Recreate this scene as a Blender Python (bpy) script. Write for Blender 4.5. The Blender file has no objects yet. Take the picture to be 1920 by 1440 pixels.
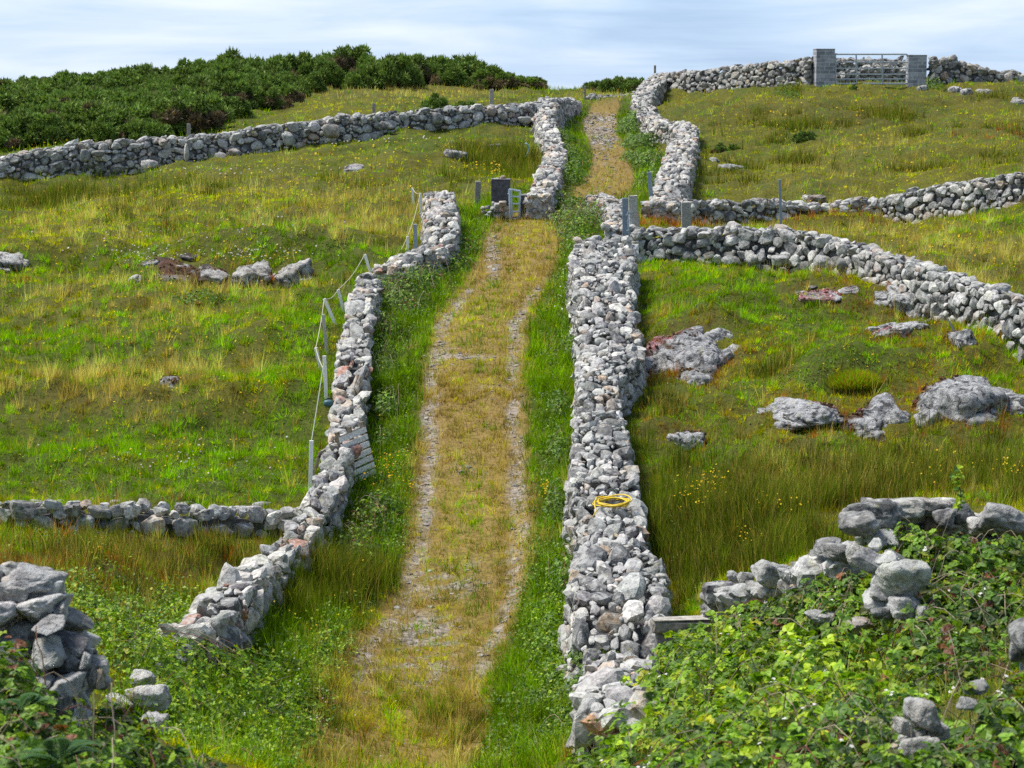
import bpy, bmesh, math, numpy as np
from mathutils import Vector, Matrix
rng = np.random.default_rng(7)
S = bpy.context.scene
COL = S.collection
# ------------------------------------------------------------------ camera
F = 3840.0                       # focal length in photograph pixels
PITCH = math.atan(550.0 / F)
CAMZ = 10.0
cp, sp = math.cos(PITCH), math.sin(PITCH)

def ray(px, py):
    px = np.asarray(px, float); py = np.asarray(py, float)
    x = px - 960.0; v = 720.0 - py
    dy = cp * F + sp * v
    dz = -sp * F + cp * v
    return x / dy, dz / dy       # dX/dY, dZ/dY

def P(px, py, Y):
    a, b = ray(px, py)
    return np.array([a * Y, Y + 0 * a, CAMZ + b * Y]).T

def proj(X, Y, Z):
    zz = Z - CAMZ
    f = cp * Y - sp * zz
    u = sp * Y + cp * zz
    return 960.0 + F * X / f, 720.0 - F * u / f

# ------------------------------------------------------------------ noise
_perm = np.random.default_rng(3).permutation(4096)
_g2 = np.random.default_rng(4).uniform(0, 2 * np.pi, 4096)
def noise2(x, y, seed=0):
    x = np.asarray(x, float) + seed * 17.31; y = np.asarray(y, float) + seed * 9.77
    xi = np.floor(x).astype(int); yi = np.floor(y).astype(int)
    xf = x - xi; yf = y - yi
    u = xf * xf * xf * (xf * (xf * 6 - 15) + 10); v = yf * yf * yf * (yf * (yf * 6 - 15) + 10)
    def g(ix, iy, dx, dy):
        h = _g2[_perm[(_perm[ix & 4095] + iy) & 4095]]
        return np.cos(h) * dx + np.sin(h) * dy
    n00 = g(xi, yi, xf, yf); n10 = g(xi + 1, yi, xf - 1, yf)
    n01 = g(xi, yi + 1, xf, yf - 1); n11 = g(xi + 1, yi + 1, xf - 1, yf - 1)
    return ((n00 * (1 - u) + n10 * u) * (1 - v) + (n01 * (1 - u) + n11 * u) * v) * 1.5
def fbm(x, y, seed=0, oct=3):
    s = 0; a = 1.0; t = 0
    for i in range(oct):
        s = s + a * noise2(x * 2 ** i, y * 2 ** i, seed + i * 5); t += a; a *= .5
    return s / t
def noise3(p, seed=0):            # cheap 3-D noise from three 2-D slices
    return (noise2(p[..., 0] + .7 * p[..., 2], p[..., 1] - .3 * p[..., 2], seed) + noise2(p[..., 1] + .5 * p[..., 0], p[..., 2] + 3.3, seed + 2)
            + noise2(p[..., 2] - .4 * p[..., 1], p[..., 0] + 7.1, seed + 4)) / 1.9
def sstep(a, b, x):
    t = np.clip((np.asarray(x, float) - a) / (b - a), 0, 1)
    return t * t * (3 - 2 * t)

# ------------------------------------------------------------------ terrain
CTL = [  # photograph pixel + distance of points on the ground
 (740,1440,29),(770,1300,32),(850,1150,36.3),(880,1000,40.2),(888,850,44.8),(892,700,50),(900,600,55),(960,500,62),(985,430,68),
 (1040,400,72),(1140,350,82),(1150,320,87.5),(1140,280,97),(1122,250,107),(1130,225,119),(1180,197,132),(1215,185,142),
 (600,1440,28.5),(950,1440,28.5),(680,1150,36),(980,1150,36),(760,850,44.5),(1040,850,44.6),(770,650,52),(1020,650,52),
 # left
 (300,1250,27.5),(420,1400,24.5),(480,1200,32),(250,1050,34.5),(0,1000,37.5),(300,1440,22.5),(150,990,39),(450,990,39.3),(0,940,41),(300,930,41.2),(550,900,42.6),
 (0,800,46),(300,800,46.2),(560,780,47),(0,700,50.5),(300,700,50.6),(590,680,51),(0,600,56),(300,600,56),(610,600,55.5),(300,500,63),(0,480,63),(600,480,64),
 (400,425,70),(200,400,73.5),(600,400,73.5),(780,400,72),(800,330,84),(640,300,88),(450,340,84),(0,415,75),(200,372,82),(0,385,83),(100,342,90),(300,330,91),
 (0,337,92),(400,306,93.3),(640,266,95),(1000,238,99),(900,280,92),(950,340,81),(850,260,95),(-300,345,92),(-300,480,63),(-300,700,50),(-300,950,40.5),
 (1000,196,118),(700,185,123),(550,205,116),(400,240,106),(300,255,103),(100,292,98),(0,285,100),(0,225,122),(200,215,124),(400,190,136),(650,150,150),
 (800,158,150),(950,167,148),(-300,290,100),(-300,225,125),(1060,172,146),
 # right
 (1300,405,73.5),(1600,406,74),(1920,390,69),(1500,350,82),(1400,300,91),(1700,300,88),(1900,300,85),(1600,250,98),(1400,230,102),(1800,200,106),
 (1550,163,112.3),(1740,163,112.5),(1300,183,112),(1440,168,114),(1920,165,110),(1330,330,84),(1240,300,92),(1230,350,82),(1170,260,104),(1190,220,116),
 (2200,400,68),(2200,300,84),(2200,180,108),(1240,168,122),(1640,150,118),(1830,158,113),(1130,178,140),
 (1250,560,56.5),(1450,520,59),(1700,580,52.5),(1920,662,47.5),(1500,600,53),(1500,700,48),(1300,790,44),(1800,800,42.8),(1500,840,42),(1300,950,38.2),(1240,700,48.5),
 (1600,950,37),(1900,900,38.5),(1350,1080,34.3),(1240,1150,33.5),(1290,430,70),(1600,445,65.5),(1900,455,62),(1900,540,54.5),(1450,432,66),(2200,560,50),(2200,760,43),
 (1190,495,61.8),(1300,1250,29.5),
]
CTLZ = [ # X, Y, Z : foreground banks and far surroundings
 (0,0,8.4),(-6,0,8.4),(6,0,8.4),(0,8,6.2),(-2.6,13,4.5),(-2,9,5.9),(2,9,6.0),(-4.2,17,4.6),(-6.5,17,5.0),(-8,22,3.9),(3.5,14,5.0),(6,14,5.4),(4.7,21,4.2),(7,22,4.4),(2.4,22,3.2),
 (2.2,27,1.9),(4.0,27,2.6),(8,28,3.5),(0,20,2.6),(-1.5,25,1.1),(12,34,3.1),(20,20,5),(-20,20,5),(-14,34,2.5),(0,-20,8.6),(-40,0,8),(40,0,8),
 (-60,45,3),(-60,90,6),(-60,130,8),(60,50,5),(60,80,7),(60,110,10),(0,170,9.4),(-35,170,9.6),(40,150,9.8),(40,180,8.8),(0,215,7.0),(-50,215,7),(60,215,7),
 (-100,100,5.5),(100,100,8),(-100,220,6),(100,220,6),(0,280,4),(-100,0,6),(100,0,6),(-100,300,3),(100,300,3),
]
_c = [tuple(P(a, b, c)) for a, b, c in CTL] + CTLZ
_c = np.array(_c, float)
_cx, _cy, _cz = _c[:, 0], _c[:, 1], _c[:, 2]
def _kern(x, y):
    return np.sqrt((x[:, None] - _cx[None]) ** 2 + (y[:, None] - _cy[None]) ** 2 + 4.0 ** 2)
_A = _kern(_cx, _cy); n = len(_cx)
_M = np.zeros((n + 3, n + 3)); _M[:n, :n] = _A - np.eye(n) * 0.25
_M[:n, n] = 1; _M[:n, n + 1] = _cx; _M[:n, n + 2] = _cy; _M[n:, :n] = _M[:n, n:].T
_w = np.linalg.solve(_M, np.concatenate([_cz, np.zeros(3)]))
def rbf(x, y):
    sh = np.shape(x); x = np.ravel(x); y = np.ravel(y); out = np.empty(len(x))
    for i in range(0, len(x), 20000):
        xs, ys = x[i:i + 20000], y[i:i + 20000]
        out[i:i + 20000] = _kern(xs, ys) @ _w[:n] + _w[n] + _w[n + 1] * xs + _w[n + 2] * ys
    return out.reshape(sh)

# track centre line (pixel, distance) -> plan
TRK = [(700,1600,25.5),(735,1440,29),(765,1300,32),(815,1200,34.8),(868,1100,37.5),(882,1000,40.2),(884,850,44.8),(888,700,50),(898,610,54.5),(945,540,59),(975,480,64),
       (985,430,68),(1040,400,73),(1120,365,79.5),(1148,330,85.5),(1146,290,94),(1128,255,105),(1122,230,117),(1150,205,128),(1215,188,142),(1300,180,160)]
TP = np.array([P(a, b, c) for a, b, c in TRK])[:, :2]
def lat_track(x, y):              # signed lateral distance to the track centre and the arc length
    x = np.asarray(x, float); y = np.asarray(y, float)
    best = np.full(x.shape, 1e9); sg = np.zeros(x.shape); arc = np.zeros(x.shape); acc = 0
    for i in range(len(TP) - 1):
        a, b = TP[i], TP[i + 1]; d = b - a; L = np.hypot(*d)
        t = np.clip(((x - a[0]) * d[0] + (y - a[1]) * d[1]) / L ** 2, 0, 1)
        qx = x - a[0] - t * d[0]; qy = y - a[1] - t * d[1]; dd = np.hypot(qx, qy)
        m = dd < best
        best = np.where(m, dd, best); sg = np.where(m, np.sign(d[1] * qx - d[0] * qy), sg); arc = np.where(m, acc + t * L, arc); acc += L
    return best * sg, arc

def axis(lo, hi, step, far, grow=1.25):
    a = list(np.arange(lo, hi + 1e-6, step)); s = step; v = a[-1]
    up = []
    while v < far: s *= grow; v += s; up.append(v)
    s = step; v = a[0]; dn = []
    while v > -far: s *= grow; v -= s; dn.append(v)
    return np.array(dn[::-1] + a + up)
GX = axis(-42, 42, .25, 4000); GY = axis(4, 168, .25, 4000)
gx, gy = np.meshgrid(GX, GY)
core = (np.abs(gx) < 110) & (gy > -60) & (gy < 320)
GZ = np.full(gx.shape, 0.0)
GZ[core] = rbf(gx[core], gy[core])
_cl = np.clip(gx, -108, 108), np.clip(gy, -58, 318)
ed = rbf(_cl[0][~core], _cl[1][~core])
dd = np.hypot(gx[~core] - _cl[0][~core], gy[~core] - _cl[1][~core])
GZ[~core] = ed * np.exp(-dd / 150) + (-1.0) * (1 - np.exp(-dd / 150))
lat, arc = lat_track(gx, gy)
off = sstep(1.3, 2.6, np.abs(lat))
inn = core.astype(float)
GZ += inn * off * (0.34 * fbm(gx / 7, gy / 7, 1, 2) + .26 * noise2(gx / 3.1, gy / 3.6, 6) + 0.20 * fbm(gx / 1.5, gy / 1.5, 9, 2) + .09 * fbm(gx / .75, gy / .75, 14, 1)) * (1 - .55 * np.exp(-((np.abs(lat) - 2.8) / 1.0) ** 2))
for _p, _q, _Y, _rx, _ry, _dz in ((150,362,85,9,3,-.55),(40,392,79,4,2.5,-.35),(260,398,77,8,2.5,.35),(480,345,83,5,2.5,.3),(940,315,87,2.5,3,-.4),(430,478,64.6,5,1.3,.45),(430,520,60.5,5,1.2,-.2),(545,478,64.3,1.5,1.2,.25),
   (1320,632,51.6,1.0,1.0,.35),(1600,716,47.6,1.3,.8,.3),(1780,690,47.6,1.4,1.2,.35),(1500,725,47.3,1,.8,.2),(300,760,48.5,6,1.2,.3),(300,805,46,6,1.2,-.2),(430,650,53,5,1.5,.3),(140,560,59,5,1.5,.35),(1560,352,81,5,2,.4),(1700,300,89,4,2,.35),(1450,310,89,3,2,-.3),(1430,560,56,3,1.5,.35),(1660,408,73,5,2,-.35),(1880,660,47.4,2.8,1.6,-.35),(1700,575,52.3,2,1.2,-.2),(1500,412,70.5,6,2,-.2),(1300,880,40.5,2,1,-.2),(1250,640,51,1.5,1.5,.2)):
    _c0 = P(_p, _q, _Y); GZ += 1.45 * _dz * np.exp(-((gx - _c0[0]) / _rx) ** 2 - ((gy - _c0[1]) / _ry) ** 2) * off
GZ += inn * (1 - off) * (-.05 * np.exp(-((np.abs(lat) - 1.0) / .22) ** 2) + .02 * fbm(gx / .5, gy / .5, 11, 2))

def T(x, y):
    x = np.asarray(x, float); y = np.asarray(y, float)
    i = np.clip(np.searchsorted(GX, x) - 1, 0, len(GX) - 2); j = np.clip(np.searchsorted(GY, y) - 1, 0, len(GY) - 2)
    u = (x - GX[i]) / (GX[i + 1] - GX[i]); v = (y - GY[j]) / (GY[j + 1] - GY[j])
    return (GZ[j, i] * (1 - u) + GZ[j, i + 1] * u) * (1 - v) + (GZ[j + 1, i] * (1 - u) + GZ[j + 1, i + 1] * u) * v
def Tn(x, y, e=.4):
    a = (T(x + e, y) - T(x - e, y)) / (2 * e); b = (T(x, y + e) - T(x, y - e)) / (2 * e)
    nn = np.stack([-a, -b, np.ones_like(a)], -1)
    return nn / np.linalg.norm(nn, axis=-1, keepdims=True)
def hit(px, py, H=0.0, ymin=12.0, ymax=220.0):   # where the sight line through a pixel meets the ground raised by H
    a, b = ray(px, py)
    ys = np.arange(ymin, ymax, .08)
    d = CAMZ + b * ys - T(a * ys, ys) - H
    k = np.argmax(d < 0)
    if not (d < 0).any(): k = len(ys) - 1
    if k > 0:
        t = d[k - 1] / (d[k - 1] - d[k] + 1e-9); Y = ys[k - 1] + t * .08
    else: Y = ys[0]
    return np.array([a * Y, Y, T(a * Y, Y)])
# ------------------------------------------------------------------ mesh building
def link_mesh(name, V, Tri, mats, parent=None, colr=None, mid=None, smooth=False, quads=None):
    V = np.asarray(V, np.float32); Tri = np.asarray(Tri, np.int32).reshape(-1, 3)
    me = bpy.data.meshes.new(name)
    me.vertices.add(len(V)); me.vertices.foreach_set('co', V.ravel())
    nt = len(Tri)
    me.loops.add(nt * 3); me.loops.foreach_set('vertex_index', Tri.ravel())
    me.polygons.add(nt); me.polygons.foreach_set('loop_start', np.arange(0, nt * 3, 3, dtype=np.int32))
    for m in (mats if isinstance(mats, (list, tuple)) else [mats]): me.materials.append(m)
    if mid is not None: me.polygons.foreach_set('material_index', np.asarray(mid, np.int32))
    me.polygons.foreach_set('use_smooth', np.full(nt, bool(smooth)))
    if colr is not None:
        a = me.attributes.new('tint', 'FLOAT_COLOR', 'POINT')
        c = np.ones((len(V), 4), np.float32); colr = np.asarray(colr); c[:, :colr.shape[1]] = colr
        a.data.foreach_set('color', c.ravel())
    me.update(calc_edges=True)
    o = bpy.data.objects.new(name, me); COL.objects.link(o)
    if parent: o.parent = parent
    return o

class MB:                                # gathers pieces of one mesh
    def __init__(s): s.V = []; s.F = []; s.C = []; s.n = 0
    def add(s, V, Fc, c=(1, 1, 1, 1)):
        V = np.asarray(V, float); Fc = np.asarray(Fc, int)
        s.V.append(V); s.F.append(Fc + s.n); s.n += len(V)
        c = np.asarray(c, float)
        s.C.append(np.broadcast_to(c, (len(V), c.shape[-1])) if c.shape[-1] == 4 else np.hstack([np.broadcast_to(c, (len(V), 3)), np.ones((len(V), 1))]))
        return s
    def box(s, c, size, R=None, bev=.012, jit=0, col=(1, 1, 1, 1)):
        bm = bmesh.new(); bmesh.ops.create_cube(bm, size=1)
        for v in bm.verts: v.co = Vector((v.co.x * size[0], v.co.y * size[1], v.co.z * size[2]))
        bev = min(bev, .3 * min(size))
        if bev > 0: bmesh.ops.bevel(bm, geom=bm.edges[:], offset=bev, segments=1, affect='EDGES')
        bmesh.ops.triangulate(bm, faces=bm.faces[:])
        V = np.array([v.co[:] for v in bm.verts]); Fc = np.array([[v.index for v in f.verts] for f in bm.faces]); bm.free()
        if jit: V = V + rng.normal(0, jit, V.shape)
        if R is not None: V = V @ np.asarray(R).T
        return s.add(V + np.asarray(c, float), Fc, col)
    def tube(s, pts, r, k=6, col=(1, 1, 1, 1), cap=True):
        pts = np.asarray(pts, float); n = len(pts); r = np.broadcast_to(np.asarray(r, float), (n,))
        d = np.gradient(pts, axis=0); d /= np.linalg.norm(d, axis=1, keepdims=True) + 1e-9
        up = np.array([0, 0, 1.0]) if abs(d[:, 2]).max() < .9 else np.array([.37, .93, .05])
        a = np.cross(d, up); a /= np.linalg.norm(a, axis=1, keepdims=True) + 1e-9; b = np.cross(a, d)
        th = np.linspace(0, 2 * np.pi, k, endpoint=False)
        V = (pts[:, None] + r[:, None, None] * (np.cos(th)[None, :, None] * a[:, None] + np.sin(th)[None, :, None] * b[:, None])).reshape(-1, 3)
        Fc = []
        for i in range(n - 1):
            for j in range(k):
                p, q, u, v = i * k + j, i * k + (j + 1) % k, (i + 1) * k + j, (i + 1) * k + (j + 1) % k
                Fc += [(p, q, v), (p, v, u)]
        if cap:
            for j in range(1, k - 1): Fc += [(0, j + 1, j), ((n - 1) * k, (n - 1) * k + j, (n - 1) * k + j + 1)]
        return s.add(V, Fc, col)
    def build(s, name, mat, parent=None, smooth=False):
        V = np.vstack(s.V)
        if parent is not None: V = V - np.array(parent.location)
        return link_mesh(name, V, np.vstack(s.F), mat, parent, np.vstack(s.C), smooth=smooth)

def tag(o, label=None, cat=None, group=None, kind=None):
    if label: o['label'] = label
    if cat: o['category'] = cat
    if group: o['group'] = group
    if kind: o['kind'] = kind
    return o
def thing(name, loc, label, cat, group=None):
    o = bpy.data.objects.new(name, None); COL.objects.link(o); o.location = tuple(loc); o.empty_display_size = .2
    return tag(o, label, cat, group)

# ------------------------------------------------------------------ materials
def new_mat(name):
    m = bpy.data.materials.new(name); m.use_nodes = True; nt = m.node_tree
    b = nt.nodes['Principled BSDF']; b.inputs['Roughness'].default_value = .9; b.inputs['Specular IOR Level'].default_value = .25
    return m, nt, b
def nd(nt, t, **k):
    n = nt.nodes.new(t)
    for a, v in k.items():
        if a == 'inp':
            for i, w in v.items(): n.inputs[i].default_value = w
        else: setattr(n, a, v)
    return n
def ramp(nt, src, stops):
    r = nt.nodes.new('ShaderNodeValToRGB'); e = r.color_ramp.elements
    while len(e) < len(stops): e.new(.5)
    for x, (p, c) in zip(e, stops): x.position = p; x.color = (*c, 1) if len(c) == 3 else c
    nt.links.new(src, r.inputs[0]); return r.outputs[0]
def mixc(nt, fac, a, b, mode='MIX'):
    m = nt.nodes.new('ShaderNodeMix'); m.data_type = 'RGBA'; m.blend_type = mode
    for s, v in ((m.inputs[0], fac), (m.inputs[6], a), (m.inputs[7], b)):
        if isinstance(v, bpy.types.NodeSocket): nt.links.new(v, s)
        elif isinstance(v, (int, float)): s.default_value = v
        else: s.default_value = (*v, 1)
    return m.outputs[2]

def stone_mat(name, scale=1.0, lich=(.56, .555, .52), lichen=.9, dark=1.0, bump=.5, dthr=.58):
    m, nt, b = new_mat(name)
    at = nd(nt, 'ShaderNodeAttribute', attribute_name='tint')
    g = nd(nt, 'ShaderNodeNewGeometry')
    def noise(sc, det=6, ro=.65, dist=0):
        n = nd(nt, 'ShaderNodeTexNoise', inp={'Scale': sc * scale, 'Detail': det, 'Roughness': ro, 'Distortion': dist}); nt.links.new(g.outputs['Position'], n.inputs['Vector']); return n.outputs[0]
    la = lambda fac: mixc(nt, 1.0, fac, at.outputs['Alpha'], 'MULTIPLY')
    n1 = noise(3.6, 5, .65, .6); n2 = noise(11, 7, .72, .3); n3 = noise(7, 5, .65, .9); n4 = noise(48, 4, .7)
    c = mixc(nt, .9, at.outputs['Color'], ramp(nt, n2, [(.34, (.3, .3, .31)), (.5, (.95, .95, .95)), (.66, (1.7, 1.67, 1.6))]), 'MULTIPLY')
    c = mixc(nt, la(ramp(nt, n1, [(.47, (0, 0, 0)), (.60, (.75 * lichen,) * 3)])), c, lich)               # pale crust lichen
    c = mixc(nt, la(ramp(nt, n3, [(dthr, (0, 0, 0)), (dthr + .1, (.72 * dark,) * 3)])), c, (.055, .053, .055))     # dark lichen, damp blotches
    c = mixc(nt, ramp(nt, n4, [(.62, (0, 0, 0)), (.74, (.4,) * 3)]), c, (.06, .06, .055))
    n5 = noise(6.3, 3, .5); c = mixc(nt, la(ramp(nt, n5, [(.64, (0, 0, 0)), (.74, (.5,) * 3)])), c, (.42, .41, .2))
    nt.links.new(c, b.inputs['Base Color'])
    bp = nd(nt, 'ShaderNodeBump', inp={'Strength': bump, 'Distance': .05 / scale}); 
    ad = nd(nt, 'ShaderNodeMath', operation='ADD'); nt.links.new(n2, ad.inputs[0]); nt.links.new(n4, ad.inputs[1])
    nt.links.new(ad.outputs[0], bp.inputs['Height']); nt.links.new(bp.outputs[0], b.inputs['Normal'])
    return m
def leaf_mat(name, trans=.35, rough=.6, spec=.3):
    m, nt, b = new_mat(name)
    at = nd(nt, 'ShaderNodeAttribute', attribute_name='tint'); nt.links.new(at.outputs['Color'], b.inputs['Base Color'])
    b.inputs['Roughness'].default_value = rough; b.inputs['Specular IOR Level'].default_value = spec
    t = nd(nt, 'ShaderNodeBsdfTranslucent'); nt.links.new(mixc(nt, 1.0, at.outputs['Color'], (1.3, 1.4, .6), 'MULTIPLY'), t.inputs[0])
    mx = nd(nt, 'ShaderNodeMixShader', inp={0: trans}); nt.links.new(b.outputs[0], mx.inputs[1]); nt.links.new(t.outputs[0], mx.inputs[2])
    nt.links.new(mx.outputs[0], nt.nodes['Material Output'].inputs[0]); return m
def tint_mat(name, rough=.85, metal=0, nsc=14, amt=.5, bump=.3, spec=.25):
    m, nt, b = new_mat(name)
    at = nd(nt, 'ShaderNodeAttribute', attribute_name='tint'); g = nd(nt, 'ShaderNodeNewGeometry')
    n = nd(nt, 'ShaderNodeTexNoise', inp={'Scale': nsc, 'Detail': 6, 'Roughness': .7}); nt.links.new(g.outputs['Position'], n.inputs['Vector'])
    nt.links.new(mixc(nt, amt, at.outputs['Color'], ramp(nt, n.outputs[0], [(.3, (.3, .3, .3)), (.5, (.9, .9, .9)), (.7, (1.7, 1.7, 1.7))]), 'MULTIPLY'), b.inputs['Base Color'])
    b.inputs['Roughness'].default_value = rough; b.inputs['Metallic'].default_value = metal; b.inputs['Specular IOR Level'].default_value = spec
    bp = nd(nt, 'ShaderNodeBump', inp={'Strength': bump, 'Distance': .02}); nt.links.new(n.outputs[0], bp.inputs['Height']); nt.links.new(bp.outputs[0], b.inputs['Normal'])
    return m
M_STONE = stone_mat('dry_stone', 1.0)
M_BIG = stone_mat('boulder_stone', .9, lich=(.56, .56, .53), lichen=.85, bump=.8)
M_ROCK = stone_mat('outcrop_rock', .55, lich=(.70, .69, .67), lichen=1.1, dark=1.3, bump=1.0, dthr=.51)
M_GRASS = leaf_mat('grass_blades', .42, .9, .03)
M_LEAF = leaf_mat('bramble_leaf', .3, .5, .35)
M_GORSE = leaf_mat('gorse_spines', .15, .7, .2)
M_WOODT = tint_mat('weathered_wood', .9, 0, 22, .7)
M_METAL = tint_mat('galvanised_steel', .55, .35, 25, .45, .1, .5)
M_PLAST = tint_mat('plastic', .45, 0, 10, .1, .02, .5)
M_CONC = tint_mat('old_concrete', .95, 0, 9, .75, .6)
M_STEM = tint_mat('woody_stem', .85, 0, 30, .5)
M_PETAL = leaf_mat('petals', .25, .6, .2)

# ------------------------------------------------------------------ stones
def ico(k):
    bm = bmesh.new(); bmesh.ops.create_icosphere(bm, subdivisions=k, radius=1)
    V = np.array([v.co[:] for v in bm.verts]); Fc = np.array([[v.index for v in f.verts] for f in bm.faces]); bm.free()
    return V / np.linalg.norm(V, axis=1, keepdims=True), Fc
ICO = {k: ico(k) for k in (1, 2, 3, 4, 5)}
def stone_shape(k, seed, p=16, rough=.05, planes=9):
    r = np.random.default_rng(seed); D, Fc = ICO[k]
    N = r.normal(size=(planes, 3)); N /= np.linalg.norm(N, axis=1, keepdims=True)
    N = np.vstack([N, [[1, 0, 0], [-1, 0, 0], [0, 1, 0], [0, -1, 0], [0, 0, 1], [0, 0, -1]]])
    N[-6:] += r.normal(0, .22, (6, 3)); N /= np.linalg.norm(N, axis=1, keepdims=True)
    d = np.concatenate([r.uniform(.62, 1.05, planes), r.uniform(.8, 1.0, 6)])
    q = np.maximum(D @ N.T, 1e-6) / d
    R = (q ** p).sum(1) ** (-1 / p)
    R = R * (1 + rough * noise3(D * 2.2 + seed * 1.7, seed)) * (1 + .5 * rough * noise3(D * 6 + seed, seed + 1))
    V = D * R[:, None]
    return V / np.abs(V).max(0)
NS = 18
SHP = {k: [stone_shape(k, 100 + i, p=[14, 30, 60][i % 3], planes=[10, 8, 6][i % 3], rough=.07) for i in range(NS)] for k in (1, 2, 3)}

def rotz(a): c, s = math.cos(a), math.sin(a); return np.array([[c, -s, 0], [s, c, 0], [0, 0, 1]])
def rots(ax, an):                       # many axis-angle rotations
    ax = ax / (np.linalg.norm(ax, axis=1, keepdims=True) + 1e-9); K = np.zeros((len(an), 3, 3))
    K[:, 0, 1] = -ax[:, 2]; K[:, 0, 2] = ax[:, 1]; K[:, 1, 0] = ax[:, 2]; K[:, 1, 2] = -ax[:, 0]; K[:, 2, 0] = -ax[:, 1]; K[:, 2, 1] = ax[:, 0]
    return np.eye(3)[None] + np.sin(an)[:, None, None] * K + (1 - np.cos(an))[:, None, None] * (K @ K)
PAL = {
 'grey': [((.21, .205, .195), 3), ((.35, .34, .32), 4), ((.52, .50, .46), 3.2), ((.13, .13, .13), 1.6), ((.34, .29, .24), .8), ((.40, .31, .23), .35)],
 'pale': [((.28, .275, .265), 3), ((.42, .41, .385), 4), ((.58, .55, .50), 4), ((.15, .15, .15), 1.5), ((.50, .41, .31), 2.0), ((.48, .28, .17), .45), ((.40, .29, .26), .8)],
 'brown': [((.23, .215, .195), 4), ((.33, .31, .27), 3), ((.15, .145, .14), 3), ((.40, .37, .32), 2), ((.36, .28, .20), 1.2)],
 'left': [((.26, .25, .235), 3.5), ((.38, .365, .335), 4), ((.54, .51, .45), 3.5), ((.16, .155, .15), 1.6), ((.48, .38, .28), 1.8), ((.36, .19, .14), .6)],
}
def stone_cols(pal, n):
    cs = np.array([c for c, _ in PAL[pal]]); w = np.array([w for _, w in PAL[pal]])
    c = cs[rng.choice(len(cs), n, p=w / w.sum())]
    return c * rng.uniform(.8, 1.22, (n, 1)) * rng.uniform(.97, 1.03, (n, 3))
def place_stones(mb, pos, Rm, dims, pal, k, cols=None):
    n = len(pos); sid = rng.integers(0, NS, n)
    if cols is None: cols = stone_cols(pal, n)
    Fk = ICO[k][1]
    for s in range(NS):
        ix = np.where(sid == s)[0]
        if not len(ix): continue
        V = SHP[k][s][None] * dims[ix][:, None]
        V = np.einsum('nij,nvj->nvi', Rm[ix], V) + pos[ix][:, None]
        nv = V.shape[1]
        Fc = (Fk[None] + (np.arange(len(ix)) * nv)[:, None, None]).reshape(-1, 3)
        mb.add(V.reshape(-1, 3), Fc, np.hstack([np.repeat(cols[ix], nv, 0), np.ones((len(ix) * nv, 1))]))

def pack(L, U, valid, radii, asp=1.25):   # unequal ellipses packed on a strip, large ones first
    out = []; cell = 2 * radii[0]; grid = {}
    for lv, r in enumerate(radii):
        m = int(L * U / (r * r) * 1.6) + 8
        cs = rng.uniform(0, 1, (m, 2)) * (L / asp, U); rr = r * rng.uniform(.8, 1.15, m)
        ok = valid(cs[:, 0] * asp, cs[:, 1])
        lim = [.35, .6, 1, 1, 1, 1][lv + (6 - len(radii))] if lv < len(radii) - 1 else 1
        cnt = 0; cap = lim * L * U / asp / (3.4 * r * r) * (.3 if lv == 0 else .62)
        for (x, y), q in zip(cs[ok], rr[ok]):
            if cnt > cap: break
            gi, gj = int(x / cell), int(y / cell); good = True
            for a in (-1, 0, 1):
                for b in (-1, 0, 1):
                    for (X, Y, Q) in grid.get((gi + a, gj + b), ()):
                        if (X - x) ** 2 + (Y - y) ** 2 < (.93 * (Q + q)) ** 2: good = False; break
                    if not good: break
                if not good: break
            if good: grid.setdefault((gi, gj), []).append((x, y, q)); out.append((x * asp, y, q)); cnt += 1
    return np.array(out).reshape(-1, 3)

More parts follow.
